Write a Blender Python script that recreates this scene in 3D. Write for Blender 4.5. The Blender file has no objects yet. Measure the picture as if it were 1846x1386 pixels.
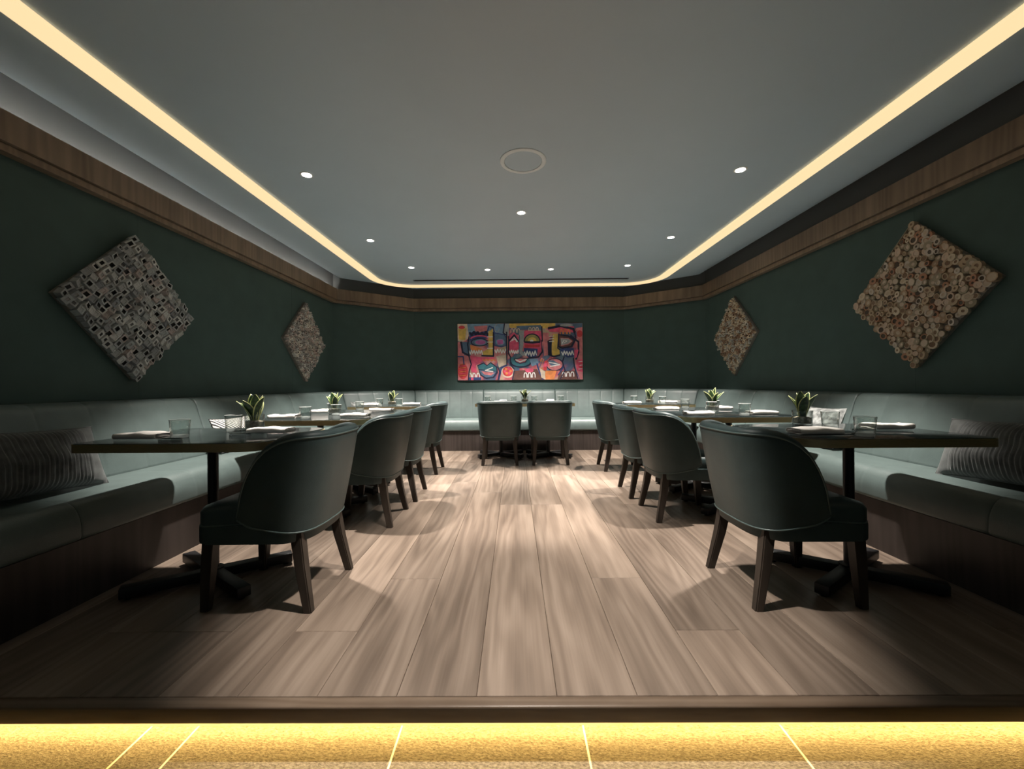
import bpy, bmesh, math, random
from mathutils import Vector, Matrix
from mathutils.geometry import tessellate_polygon

random.seed(7)
SC = bpy.context.scene
COL = SC.collection
PI = math.pi
R = math.radians

# ------------------------------------------------------------------ camera
cam_d = bpy.data.cameras.new('camera')
cam = bpy.data.objects.new('camera', cam_d)
COL.objects.link(cam)
cam_d.sensor_width = 36.0
cam_d.lens = 740.0 / 1846.0 * 36.0
cam_d.clip_start = 0.02
cam.matrix_world = (Matrix.Translation((-0.07, 0.0, 1.0)) @ Matrix.Rotation(R(0.4), 4, 'Z')
                    @ Matrix.Rotation(R(90.0), 4, 'X') @ Matrix.Rotation(R(-0.45), 4, 'Z'))
SC.camera = cam

# ------------------------------------------------------------------ world, exposure
world = bpy.data.worlds.new('world')
SC.world = world
world.use_nodes = True
world.node_tree.nodes['Background'].inputs[0].default_value = (0.62, 0.78, 0.80, 1)
world.node_tree.nodes['Background'].inputs[1].default_value = 0.04
SC.view_settings.view_transform = 'Standard'
SC.view_settings.look = 'None'
SC.view_settings.gamma = 1.0
SC.view_settings.use_curve_mapping = False
SC.view_settings.exposure = 0.0
SPOT_W = 520.0          # ceiling downlights

# ------------------------------------------------------------------ room dimensions (metres)
W = 2.77                # side walls at x = +-W
YS, YB, XB = 6.10, 6.90, 1.77   # side corner y, back wall y, back corner x
Y0 = -0.6               # room shell starts behind the camera
ZC = 2.56               # ceiling
ZT0, ZT1 = 2.235, 2.44  # wooden cornice
WALL = [(-W, Y0), (-W, YS), (-XB, YB), (XB, YB), (W, YS), (W, Y0)]

# ------------------------------------------------------------------ helpers
def link(o, parent=None):
    COL.objects.link(o)
    if parent is not None:
        o.parent = parent
    return o

def mesh(name, verts, faces, mats=None, parent=None, smooth=False, mi=None, uv=None):
    me = bpy.data.meshes.new(name)
    me.from_pydata([tuple(v) for v in verts], [], faces)
    if mats is not None:
        for m in (mats if isinstance(mats, (list, tuple)) else [mats]):
            me.materials.append(m)
    if mi is not None:
        me.polygons.foreach_set('material_index', mi)
    if uv is not None:
        ul = me.uv_layers.new(name='UVMap')
        for lp in me.loops:
            ul.data[lp.index].uv = uv[lp.vertex_index]
    if smooth:
        me.polygons.foreach_set('use_smooth', [True] * len(me.polygons))
    me.update()
    return link(bpy.data.objects.new(name, me), parent)

def bmobj(name, bm, mat, parent=None, smooth=False, angle=None):
    bmesh.ops.recalc_face_normals(bm, faces=bm.faces)
    me = bpy.data.meshes.new(name)
    bm.to_mesh(me)
    bm.free()
    for m in (mat if isinstance(mat, (list, tuple)) else [mat]):
        me.materials.append(m)
    if smooth:
        me.polygons.foreach_set('use_smooth', [True] * len(me.polygons))
        if angle is not None:
            me.set_sharp_from_angle(angle=R(angle))
    return link(bpy.data.objects.new(name, me), parent)

def empty(name, loc=(0, 0, 0), rz=0.0):
    e = bpy.data.objects.new(name, None)
    e.location = loc
    e.rotation_euler = (0, 0, rz)
    e.empty_display_size = 0.1
    return link(e)

def tag(o, label=None, cat=None, group=None, kind=None):
    if label: o['label'] = label
    if cat: o['category'] = cat
    if group: o['group'] = group
    if kind: o['kind'] = kind
    return o

def copy_tree(o, parent=None):
    c = o.copy()
    link(c)
    c.parent = parent
    for ch in list(o.children):
        copy_tree(ch, c)
    return c

def box(bm, x0, x1, y0, y1, z0, z1, bev=0.0, seg=2):
    r = bmesh.ops.create_cube(bm, size=1.0)
    vs = r['verts']
    for v in vs:
        v.co = Vector((x0 + (v.co.x + .5) * (x1 - x0), y0 + (v.co.y + .5) * (y1 - y0), z0 + (v.co.z + .5) * (z1 - z0)))
    if bev > 0:
        es = list({e for v in vs for e in v.link_edges})
        bmesh.ops.bevel(bm, geom=es, offset=bev, segments=seg, profile=0.5, affect='EDGES')

def boxobj(name, x0, x1, y0, y1, z0, z1, mat, parent=None, bev=0.0, seg=2):
    bm = bmesh.new()
    box(bm, x0, x1, y0, y1, z0, z1, bev, seg)
    return bmobj(name, bm, mat, parent, smooth=bev > 0, angle=40)

def lathe(name, prof, mat, parent=None, n=28, smooth=True, angle=40):
    """prof: list of (r, z)"""
    vs, fs = [], []
    for (r, z) in prof:
        for k in range(n):
            a = 2 * PI * k / n
            vs.append((r * math.cos(a), r * math.sin(a), z))
    for i in range(len(prof) - 1):
        for k in range(n):
            k2 = (k + 1) % n
            fs.append((i * n + k, i * n + k2, (i + 1) * n + k2, (i + 1) * n + k))
    fs.append(tuple(reversed(range(n))))
    fs.append(tuple((len(prof) - 1) * n + k for k in range(n)))
    o = mesh(name, vs, fs, mat, parent, smooth)
    if smooth:
        o.data.set_sharp_from_angle(angle=R(angle))
    return o

def tube_data(path, rad, n=8, closed=False):
    vs, fs = [], []
    P = [Vector(p) for p in path]
    m = len(P)
    for i, p in enumerate(P):
        a = P[(i - 1) % m] if (closed or i > 0) else p
        b = P[(i + 1) % m] if (closed or i < m - 1) else p
        t = (b - a).normalized()
        ref = Vector((0, 0, 1)) if abs(t.z) < 0.95 else Vector((0, 1, 0))
        u = t.cross(ref).normalized()
        w = u.cross(t).normalized()
        for k in range(n):
            an = 2 * PI * k / n
            vs.append(p + u * rad * math.cos(an) + w * rad * math.sin(an))
    for i in range(m if closed else m - 1):
        j = (i + 1) % m
        for k in range(n):
            k2 = (k + 1) % n
            fs.append((i * n + k, i * n + k2, j * n + k2, j * n + k))
    if not closed:
        fs.append(tuple(reversed(range(n))))
        fs.append(tuple((m - 1) * n + k for k in range(n)))
    return vs, fs

def prism(name, pts, z0, z1, mat, parent=None, smooth=False, bev=0.0):
    n = len(pts)
    bm = bmesh.new()
    bv = [bm.verts.new((p[0], p[1], z0)) for p in pts]
    tv = [bm.verts.new((p[0], p[1], z1)) for p in pts]
    bm.faces.new(list(reversed(bv)))
    bm.faces.new(tv)
    for i in range(n):
        j = (i + 1) % n
        bm.faces.new((bv[i], bv[j], tv[j], tv[i]))
    if bev > 0:
        es = [e for e in bm.edges if abs(e.verts[0].co.z - e.verts[1].co.z) < 1e-6]
        bmesh.ops.bevel(bm, geom=es, offset=bev, segments=2, profile=0.5, affect='EDGES')
    return bmobj(name, bm, mat, parent, smooth=smooth, angle=35)

def round_rect(x0, x1, y0, y1, rs, n=6):
    """rs: radii for corners (x0,y0),(x1,y0),(x1,y1),(x0,y1)"""
    out = []
    cs = [(x0, y0, 180), (x1, y0, 270), (x1, y1, 0), (x0, y1, 90)]
    sg = [(1, 1), (-1, 1), (-1, -1), (1, -1)]
    for (cx, cy, a0), (sx, sy), r in zip(cs, sg, rs):
        for k in range(n + 1):
            a = R(a0 + 90.0 * k / n)
            out.append((cx + sx * r + r * math.cos(a), cy + sy * r + r * math.sin(a)))
    return out

# ------------------------------------------------------------------ materials
def nt(name):
    m = bpy.data.materials.new(name)
    m.use_nodes = True
    t = m.node_tree
    b = t.nodes['Principled BSDF']
    return m, t, b

def N(t, typ, **kw):
    n = t.nodes.new(typ)
    for k, v in kw.items():
        if k == 'op': n.operation = v
        elif k == 'dtype': n.data_type = v
        else: n.inputs[k].default_value = v
    return n

def ramp(t, stops):
    n = t.nodes.new('ShaderNodeValToRGB')
    cr = n.color_ramp
    while len(cr.elements) < len(stops):
        cr.elements.new(0.5)
    for e, (p, c) in zip(cr.elements, stops):
        e.position = p
        e.color = (c[0], c[1], c[2], 1)
    return n

def plain(name, col, rough=0.6, metal=0.0, spec=0.5, var=0.12, scale=30.0, bump=0.0, bscale=300.0, stretch=(1, 1, 1), sheen=0.0):
    """principled with a little procedural colour variation and fine relief"""
    m, t, b = nt(name)
    tc = N(t, 'ShaderNodeTexCoord')
    mp = N(t, 'ShaderNodeMapping', Scale=stretch)
    t.links.new(tc.outputs['Object'], mp.inputs[0])
    nz = N(t, 'ShaderNodeTexNoise', Scale=scale, Detail=4.0)
    t.links.new(mp.outputs[0], nz.inputs['Vector'])
    lo = tuple(c * (1 - var) for c in col)
    hi = tuple(min(1, c * (1 + var)) for c in col)
    rp = ramp(t, [(0.3, lo), (0.7, hi)])
    t.links.new(nz.outputs['Fac'], rp.inputs[0])
    t.links.new(rp.outputs[0], b.inputs['Base Color'])
    b.inputs['Roughness'].default_value = rough
    b.inputs['Metallic'].default_value = metal
    b.inputs['Specular IOR Level'].default_value = spec
    if sheen:
        b.inputs['Sheen Weight'].default_value = sheen
        b.inputs['Sheen Roughness'].default_value = 0.4
    if bump > 0:
        n2 = N(t, 'ShaderNodeTexNoise', Scale=bscale, Detail=3.0)
        t.links.new(mp.outputs[0], n2.inputs['Vector'])
        bp = N(t, 'ShaderNodeBump', Strength=bump, Distance=0.002)
        t.links.new(n2.outputs['Fac'], bp.inputs['Height'])
        t.links.new(bp.outputs[0], b.inputs['Normal'])
    return m

def emit(name, col, strength):
    m, t, b = nt(name)
    b.inputs['Base Color'].default_value = (0.06, 0.06, 0.06, 1)
    b.inputs['Emission Color'].default_value = (*col, 1)
    b.inputs['Emission Strength'].default_value = strength
    return m

def wood(name, c_lo, c_mid, c_hi, rough=0.45, stretch=(1.0, 0.11, 1.0), rings=8.0, fine=90.0, spec=0.4, rnd=0.12, bump=0.12):
    m, t, b = nt(name)
    tc = N(t, 'ShaderNodeTexCoord')
    oi = N(t, 'ShaderNodeObjectInfo')
    ml = N(t, 'ShaderNodeMath', op='MULTIPLY'); ml.inputs[1].default_value = 37.0
    t.links.new(oi.outputs['Random'], ml.inputs[0])
    cb = N(t, 'ShaderNodeCombineXYZ')
    sn = N(t, 'ShaderNodeMath', op='SINE')
    t.links.new(ml.outputs[0], sn.inputs[0])
    s2 = N(t, 'ShaderNodeMath', op='MULTIPLY'); s2.inputs[1].default_value = 0.16
    t.links.new(sn.outputs[0], s2.inputs[0])
    s3 = N(t, 'ShaderNodeMath', op='MULTIPLY'); s3.inputs[1].default_value = 0.5
    t.links.new(oi.outputs['Random'], s3.inputs[0])
    t.links.new(s2.outputs[0], cb.inputs[0])
    t.links.new(s3.outputs[0], cb.inputs[2])
    mp = N(t, 'ShaderNodeMapping', Scale=stretch)
    t.links.new(tc.outputs['Object'], mp.inputs[0])
    ad = N(t, 'ShaderNodeVectorMath', op='ADD')
    t.links.new(mp.outputs[0], ad.inputs[0])
    t.links.new(cb.outputs[0], ad.inputs[1])
    nz = N(t, 'ShaderNodeTexNoise', Scale=5.0, Detail=3.0)
    t.links.new(ad.outputs[0], nz.inputs['Vector'])
    sub = N(t, 'ShaderNodeVectorMath', op='SUBTRACT'); sub.inputs[1].default_value = (0.5, 0.5, 0.5)
    t.links.new(nz.outputs['Color'], sub.inputs[0])
    sc = N(t, 'ShaderNodeVectorMath', op='SCALE'); sc.inputs['Scale'].default_value = 0.22
    t.links.new(sub.outputs[0], sc.inputs[0])
    ad2 = N(t, 'ShaderNodeVectorMath', op='ADD')
    t.links.new(ad.outputs[0], ad2.inputs[0])
    t.links.new(sc.outputs[0], ad2.inputs[1])
    wv = N(t, 'ShaderNodeTexWave', Scale=rings, Distortion=1.2, Detail=2.0)
    wv.inputs['Detail Scale'].default_value = 1.5
    wv.wave_type = 'RINGS'
    wv.rings_direction = 'SPHERICAL'
    t.links.new(ad2.outputs[0], wv.inputs['Vector'])
    # long fine fibres
    mp2 = N(t, 'ShaderNodeMapping', Scale=(stretch[0] * fine, stretch[1] * fine * 0.16, stretch[2] * fine))
    t.links.new(tc.outputs['Object'], mp2.inputs[0])
    n2 = N(t, 'ShaderNodeTexNoise', Scale=1.0, Detail=5.0)
    t.links.new(mp2.outputs[0], n2.inputs['Vector'])
    n3 = N(t, 'ShaderNodeTexNoise', Scale=9.0, Detail=2.0)
    t.links.new(ad.outputs[0], n3.inputs['Vector'])
    a1 = N(t, 'ShaderNodeMath', op='MULTIPLY'); a1.inputs[1].default_value = 0.13
    t.links.new(wv.outputs['Fac'], a1.inputs[0])
    a2 = N(t, 'ShaderNodeMath', op='MULTIPLY_ADD'); a2.inputs[1].default_value = 0.22
    t.links.new(n2.outputs['Fac'], a2.inputs[0]); t.links.new(a1.outputs[0], a2.inputs[2])
    a3 = N(t, 'ShaderNodeMath', op='MULTIPLY_ADD'); a3.inputs[1].default_value = 0.66
    t.links.new(n3.outputs['Fac'], a3.inputs[0]); t.links.new(a2.outputs[0], a3.inputs[2])
    rp = ramp(t, [(0.30, c_lo), (0.52, c_mid), (0.74, c_hi)])
    t.links.new(a3.outputs[0], rp.inputs[0])
    hv = N(t, 'ShaderNodeHueSaturation')
    mr = N(t, 'ShaderNodeMapRange')
    mr.inputs['To Min'].default_value = 1 - rnd
    mr.inputs['To Max'].default_value = 1 + rnd
    t.links.new(oi.outputs['Random'], mr.inputs[0])
    t.links.new(mr.outputs[0], hv.inputs['Value'])
    t.links.new(rp.outputs[0], hv.inputs['Color'])
    t.links.new(hv.outputs[0], b.inputs['Base Color'])
    b.inputs['Roughness'].default_value = rough
    b.inputs['Specular IOR Level'].default_value = spec
    bp = N(t, 'ShaderNodeBump', Strength=bump, Distance=0.001)
    t.links.new(a2.outputs[0], bp.inputs['Height'])
    t.links.new(bp.outputs[0], b.inputs['Normal'])
    return m

def palette(name, stops, rough=0.75, spec=0.3, noise=60.0):
    """colour picked per piece (object random), with a little mottling"""
    m, t, b = nt(name)
    oi = N(t, 'ShaderNodeObjectInfo')
    rp = ramp(t, stops)
    rp.color_ramp.interpolation = 'CONSTANT'
    t.links.new(oi.outputs['Random'], rp.inputs[0])
    tc = N(t, 'ShaderNodeTexCoord')
    nz = N(t, 'ShaderNodeTexNoise', Scale=noise, Detail=3.0)
    t.links.new(tc.outputs['Object'], nz.inputs['Vector'])
    mr = N(t, 'ShaderNodeMapRange'); mr.inputs['To Min'].default_value = 0.55; mr.inputs['To Max'].default_value = 1.35
    t.links.new(nz.outputs['Fac'], mr.inputs[0])
    hv = N(t, 'ShaderNodeHueSaturation')
    t.links.new(mr.outputs[0], hv.inputs['Value'])
    t.links.new(rp.outputs[0], hv.inputs['Color'])
    t.links.new(hv.outputs[0], b.inputs['Base Color'])
    b.inputs['Roughness'].default_value = rough
    b.inputs['Specular IOR Level'].default_value = spec
    return m

def glassmat(name, tint=(0.97, 0.99, 0.98)):
    m = bpy.data.materials.new(name)
    m.use_nodes = True
    t = m.node_tree
    t.nodes.clear()
    out = N(t, 'ShaderNodeOutputMaterial')
    tr = N(t, 'ShaderNodeBsdfTransparent'); tr.inputs[0].default_value = (*tint, 1)
    gl = N(t, 'ShaderNodeBsdfGlossy'); gl.inputs['Roughness'].default_value = 0.02
    lw = N(t, 'ShaderNodeLayerWeight')
    pw = N(t, 'ShaderNodeMath', op='POWER'); pw.inputs[1].default_value = 2.2
    t.links.new(lw.outputs['Facing'], pw.inputs[0])
    fr = N(t, 'ShaderNodeMath', op='MULTIPLY_ADD'); fr.inputs[1].default_value = 0.75; fr.inputs[2].default_value = 0.09
    t.links.new(pw.outputs[0], fr.inputs[0])
    mx = N(t, 'ShaderNodeMixShader')
    t.links.new(fr.outputs[0], mx.inputs[0])
    t.links.new(tr.outputs[0], mx.inputs[1])
    t.links.new(gl.outputs[0], mx.inputs[2])
    t.links.new(mx.outputs[0], out.inputs[0])
    return m

M = {}
M['wall'] = plain('wall_green_fabric', (0.055, 0.091, 0.084), 0.75, var=0.07, scale=6.0, bump=0.15, bscale=500.0, spec=0.3)
M['ceiling'] = plain('ceiling_satin_paint', (0.53, 0.65, 0.74), 0.38, var=0.02, scale=2.0, spec=0.45)
M['cove'] = plain('slot_painted_shade', (0.09, 0.095, 0.095), 0.7, var=0.02, scale=2.0)  # dark colour stands in for the shade inside the cornice slot
M['white_trim'] = plain('white_enamel', (0.78, 0.78, 0.74), 0.4, var=0.02)
M['ring_white'] = plain('speaker_rim_white', (0.85, 0.92, 0.95), 0.5, var=0.02)
M['floor'] = wood('oak_floorboards', (0.120, 0.089, 0.068), (0.212, 0.162, 0.125), (0.305, 0.24, 0.19), rough=0.36, rnd=0.20)
M['nosing'] = wood('oak_nosing', (0.11, 0.075, 0.050), (0.18, 0.13, 0.092), (0.25, 0.19, 0.14), rough=0.35, stretch=(0.11, 1, 1))
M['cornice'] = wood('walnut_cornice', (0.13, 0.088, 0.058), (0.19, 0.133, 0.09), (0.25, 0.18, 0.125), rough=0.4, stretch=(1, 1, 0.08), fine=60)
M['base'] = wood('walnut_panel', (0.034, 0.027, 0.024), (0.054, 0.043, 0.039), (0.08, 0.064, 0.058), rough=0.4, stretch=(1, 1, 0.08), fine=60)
M['legwood'] = wood('dark_walnut_leg', (0.024, 0.018, 0.014), (0.040, 0.031, 0.024), (0.060, 0.046, 0.036), rough=0.45, stretch=(1, 1, 0.1), fine=120)
M['sofa'] = plain('green_grey_leather', (0.100, 0.134, 0.129), 0.42, var=0.10, scale=9.0, bump=0.25, bscale=220.0, spec=0.5)
M['seam'] = plain('dark_seam_leather', (0.05, 0.07, 0.065), 0.6)
M['chair'] = plain('dark_green_leather', (0.038, 0.062, 0.063), 0.46, var=0.08, scale=14.0, bump=0.2, bscale=260.0, spec=0.45)
M['chair_pipe'] = plain('green_piping', (0.085, 0.125, 0.12), 0.4, var=0.05)
M['black_metal'] = plain('black_steel', (0.012, 0.012, 0.013), 0.42, var=0.1, spec=0.5)
M['bronze'] = plain('brushed_bronze', (0.60, 0.46, 0.26), 0.42, metal=1.0, var=0.1, scale=40.0, stretch=(1, 1, 12))
M['glass'] = glassmat('clear_glass')
M['water'] = glassmat('water_clear', (0.93, 0.97, 0.95))
M['glass_glint'] = plain('glass_painted_glint', (0.85, 0.88, 0.87), 0.15, var=0.02)  # white colour paints glints and reflections on the tumbler base and rim
M['glass_glint'].node_tree.nodes['Principled BSDF'].inputs['Alpha'].default_value = 0.42
M['napkin'] = plain('white_linen', (0.80, 0.77, 0.73), 0.85, var=0.05, scale=50.0, bump=0.3, bscale=900.0, spec=0.2)
M['steel'] = plain('polished_cutlery', (0.75, 0.74, 0.72), 0.14, metal=1.0, var=0.03)
M['soil'] = plain('pebble_soil', (0.20, 0.17, 0.12), 0.9, var=0.5, scale=90.0, bump=0.8, bscale=150.0)
M['lens'] = emit('downlight_lens', (1.0, 0.95, 0.88), 30.0)
M['strip'] = emit('ceiling_strip_diffuser', (1.0, 0.745, 0.41), 1.04)
M['led'] = emit('step_led_tape', (1.0, 0.68, 0.24), 60.0)
M['cove_led'] = emit('cove_led_tape', (1.0, 0.97, 0.90), 150.0)
M['dark'] = plain('vent_black', (0.02, 0.02, 0.022), 0.7)
M['subfloor'] = plain('subfloor_ply', (0.05, 0.04, 0.03), 0.9)
M['board'] = plain('art_board', (0.17, 0.155, 0.135), 0.8, var=0.2)

def marble():
    m, t, b = nt('dark_green_marble')
    tc = N(t, 'ShaderNodeTexCoord')
    nz = N(t, 'ShaderNodeTexNoise', Scale=3.5, Detail=6.0, Distortion=1.4)
    t.links.new(tc.outputs['Object'], nz.inputs['Vector'])
    rp = ramp(t, [(0.40, (0.012, 0.016, 0.017)), (0.495, (0.020, 0.028, 0.028)), (0.51, (0.075, 0.09, 0.09)), (0.53, (0.018, 0.024, 0.025))])
    t.links.new(nz.outputs['Fac'], rp.inputs[0])
    t.links.new(rp.outputs[0], b.inputs['Base Color'])
    b.inputs['Roughness'].default_value = 0.10
    b.inputs['Specular IOR Level'].default_value = 0.6
    return m
M['marble'] = marble()

def carpet_mat():
    m, t, b = nt('beige_carpet')
    tc = N(t, 'ShaderNodeTexCoord')
    mp = N(t, 'ShaderNodeMapping', Scale=(1, 1.8, 1)); mp.inputs['Rotation'].default_value = (0, 0, 0.6)
    t.links.new(tc.outputs['Object'], mp.inputs[0])
    nz = N(t, 'ShaderNodeTexNoise', Scale=95.0, Detail=5.0, Roughness=0.7)
    t.links.new(mp.outputs[0], nz.inputs['Vector'])
    rp = ramp(t, [(0.30, (0.16, 0.135, 0.095)), (0.55, (0.40, 0.34, 0.25)), (0.75, (0.58, 0.51, 0.40))])
    t.links.new(nz.outputs['Fac'], rp.inputs[0])
    t.links.new(rp.outputs[0], b.inputs['Base Color'])
    b.inputs['Roughness'].default_value = 0.95
    b.inputs['Specular IOR Level'].default_value = 0.1
    bp = N(t, 'ShaderNodeBump', Strength=0.9, Distance=0.012)
    t.links.new(nz.outputs['Fac'], bp.inputs['Height'])
    t.links.new(bp.outputs[0], b.inputs['Normal'])
    return m
M['carpet'] = carpet_mat()
M['carpet_seam'] = plain('carpet_seam_yarn', (0.72, 0.66, 0.52), 0.9)

def leaf_mat():
    m, t, b = nt('variegated_leaf')
    uv = N(t, 'ShaderNodeTexCoord')
    sp = N(t, 'ShaderNodeSeparateXYZ')
    t.links.new(uv.outputs['UV'], sp.inputs[0])
    s = N(t, 'ShaderNodeMath', op='SUBTRACT'); s.inputs[1].default_value = 0.5
    t.links.new(sp.outputs[0], s.inputs[0])
    a = N(t, 'ShaderNodeMath', op='ABSOLUTE')
    t.links.new(s.outputs[0], a.inputs[0])
    nz = N(t, 'ShaderNodeTexNoise', Scale=55.0, Detail=2.0)
    t.links.new(uv.outputs['Object'], nz.inputs['Vector'])
    r1 = ramp(t, [(0.40, (0.012, 0.035, 0.014)), (0.62, (0.045, 0.095, 0.035))])
    t.links.new(nz.outputs['Fac'], r1.inputs[0])
    r2 = ramp(t, [(0.40, (0, 0, 0)), (0.43, (1, 1, 1))])
    t.links.new(a.outputs[0], r2.inputs[0])
    mx = N(t, 'ShaderNodeMix', dtype='RGBA')
    t.links.new(r2.outputs[0], mx.inputs['Factor'])
    t.links.new(r1.outputs[0], mx.inputs['A'])
    mx.inputs['B'].default_value = (0.55, 0.58, 0.24, 1)
    t.links.new(mx.outputs['Result'], b.inputs['Base Color'])
    b.inputs['Roughness'].default_value = 0.4
    return m
M['leaf'] = leaf_mat()

def stripe_mat(name, ca, cb_, count, slant):
    m, t, b = nt(name)
    uv = N(t, 'ShaderNodeTexCoord')
    sp = N(t, 'ShaderNodeSeparateXYZ')
    t.links.new(uv.outputs['UV'], sp.inputs[0])
    ml = N(t, 'ShaderNodeMath', op='MULTIPLY_ADD'); ml.inputs[1].default_value = slant
    t.links.new(sp.outputs[1], ml.inputs[0]); t.links.new(sp.outputs[0], ml.inputs[2])
    m2 = N(t, 'ShaderNodeMath', op='MULTIPLY'); m2.inputs[1].default_value = count
    t.links.new(ml.outputs[0], m2.inputs[0])
    fr = N(t, 'ShaderNodeMath', op='FRACT')
    t.links.new(m2.outputs[0], fr.inputs[0])
    rp = ramp(t, [(0.46, ca), (0.54, cb_)])
    t.links.new(fr.outputs[0], rp.inputs[0])
    t.links.new(rp.outputs[0], b.inputs['Base Color'])
    b.inputs['Roughness'].default_value = 0.85
    return m
M['pillow_rib'] = plain('ribbed_grey_velvet', (0.085, 0.092, 0.09), 0.7, var=0.45, scale=14.0, bump=0.3, bscale=400, sheen=0.4, stretch=(1, 1, 1))
M['pillow_stripe'] = stripe_mat('black_white_stripe', (0.015, 0.015, 0.017), (0.72, 0.70, 0.66), 17.0, 0.5)
M['pillow_grey'] = plain('mottled_grey_fabric', (0.20, 0.21, 0.205), 0.85, var=0.8, scale=22.0, bump=0.3)

# ================================================================== STRUCTURE
def wall_piece(name, a, b, mat, z0, z1, parent=None, th=0.08, inset=0.0):
    """a slab whose room face runs from a to b (room on the right hand side of a->b)"""
    a = Vector((a[0], a[1], 0)); b = Vector((b[0], b[1], 0))
    d = (b - a).normalized()
    n = Vector((d.y, -d.x, 0))
    p = [a - n * inset, b - n * inset, b - n * (th + inset), a - n * (th + inset)]
    vs = [(q.x, q.y, z0) for q in p] + [(q.x, q.y, z1) for q in p]
    fs = [(0, 1, 2, 3), (7, 6, 5, 4), (0, 4, 5, 1), (1, 5, 6, 2), (2, 6, 7, 3), (3, 7, 4, 0)]
    return mesh(name, vs, fs, mat, parent)

def lerp(a, b, t):
    return tuple(x + (y - x) * t for x, y in zip(a, b))

wall_names = ['wall_left', 'wall_left_angled', 'wall_back', 'wall_right_angled', 'wall_right']
for i, nm in enumerate(wall_names):
    a, b = WALL[i], WALL[i + 1]
    root = wall_piece(nm, a, b, M['wall'], -0.16, ZC + 0.21, None, th=0.06, inset=0.012)
    tag(root, kind='structure')
    # fabric panels proud of the wall with hairline joints
    if nm == 'wall_left':
        cuts = [Y0, 0.9, 2.93, 4.96, YS]
        ts = [(c - Y0) / (YS - Y0) for c in cuts]
    elif nm == 'wall_right':
        cuts = [YS, 4.96, 2.93, 0.9, Y0]
        ts = [(YS - c) / (YS - Y0) for c in cuts]
    elif nm == 'wall_back':
        ts = [0, 1]
    else:
        ts = [0, 1]
    L = (Vector(a) - Vector(b)).length
    for k in range(len(ts) - 1):
        p = lerp(a, b, ts[k] + (0.0008 / L if k else 0))
        q = lerp(a, b, ts[k + 1] - (0.0008 / L if k < len(ts) - 2 else 0))
        wall_piece('panel', p, q, M['wall'], -0.14, ZT1 - 0.01, root, th=0.0115)

# miters along the wall polyline
def miters():
    ms = []
    n = len(WALL)
    nor = []
    for i in range(n - 1):
        d = (Vector(WALL[i + 1]) - Vector(WALL[i])).normalized()
        nor.append(Vector((d.y, -d.x)))
    for i in range(n):
        if i == 0: ms.append(nor[0])
        elif i == n - 1: ms.append(nor[-1])
        else:
            s = nor[i - 1] + nor[i]
            ms.append(s / (s.dot(nor[i])))
    return ms, nor
MIT, NOR = miters()

def sweep_run(name, prof, stations, mat, parent=None, closed=True, caps=True, smooth=True, angle=40):
    """stations: list of (point2, miter2, fn) ; prof: list of (d,z); fn(d,z)->(d,z) or None"""
    vs, fs = [], []
    n = len(prof)
    for (p, m, fn) in stations:
        for (d, z) in prof:
            if fn: d, z = fn(d, z)
            vs.append((p[0] + m[0] * d, p[1] + m[1] * d, z))
    rng = n if closed else n - 1
    for i in range(len(stations) - 1):
        for k in range(rng):
            k2 = (k + 1) % n
            fs.append((i * n + k, (i + 1) * n + k, (i + 1) * n + k2, i * n + k2))
    if closed and caps:
        fs.append(tuple(range(n)))
        fs.append(tuple(reversed([(len(stations) - 1) * n + k for k in range(n)])))
    o = mesh(name, vs, fs, mat, parent, smooth)
    if smooth:
        o.data.set_sharp_from_angle(angle=R(angle))
    return o

# cornice of five runs, with a lower lip; open pocket behind it for the cove tape
CORN = [(0.035, ZT0 + 0.045), (0.075, ZT0 + 0.045), (0.075, ZT1), (0.060, ZT1), (0.060, ZT0 + 0.075), (0.035, ZT0 + 0.075)]
LIP = [(0.0, ZT0), (0.055, ZT0), (0.055, ZT0 + 0.041), (0.0, ZT0 + 0.041)]
for i in range(5):
    st = [(WALL[i], MIT[i], None), (WALL[i + 1], MIT[i + 1], None)]
    c = sweep_run('trim_%d' % (i + 1), CORN, st, M['cornice'], smooth=False)
    tag(c, kind='structure')
    sweep_run('lip', LIP, st, M['cornice'], c, smooth=False)
    sweep_run('support', [(0.0, ZT0 + 0.045), (0.034, ZT0 + 0.045), (0.034, ZT0 + 0.075), (0.0, ZT0 + 0.075)], st, M['cornice'], c, smooth=False)

# ceiling edge curls up into an open slot above the cornice
RC = 0.36
cove_prof = [(RC - 0.29 * math.sin(a), ZC + 0.085 * (1 - math.cos(a))) for a in [PI / 2 * k / 14 for k in range(15)]] + [(RC - 0.29, ZC + 0.20)]
st = [(WALL[i], MIT[i], None) for i in range(6)]
# ceiling strip path
XS, YSB, RS = 2.105, 6.43, 0.50
def strip_path(off, n=14):
    x, y, r = XS + off, YSB + off, RS + off
    pts = [(-x, Y0)]
    for k in range(n + 1):
        a = R(180 - 90.0 * k / n)
        pts.append((-x + r + r * math.cos(a), y - r + r * math.sin(a)))
    for k in range(n + 1):
        a = R(90 - 90.0 * k / n)
        pts.append((x - r + r * math.cos(a), y - r + r * math.sin(a)))
    pts.append((x, Y0))
    return pts
SW = 0.058
def flat_poly(pts, z):
    tri = tessellate_polygon([[Vector((p[0], p[1], 0)) for p in pts]])
    return [(p[0], p[1], z) for p in pts], [tuple(t) for t in tri]
inner = strip_path(-SW)
vs, fs = flat_poly(inner, ZC)
ceil = mesh('ceiling', vs, fs, M['ceiling'])
tag(ceil, kind='structure')
outer = strip_path(SW)
edge = [(WALL[i][0] + MIT[i][0] * RC, WALL[i][1] + MIT[i][1] * RC) for i in range(6)]
vs, fs = flat_poly(edge + list(reversed(outer)), ZC)
mesh('perimeter_panel', vs, fs, M['ceiling'], ceil)
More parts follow.
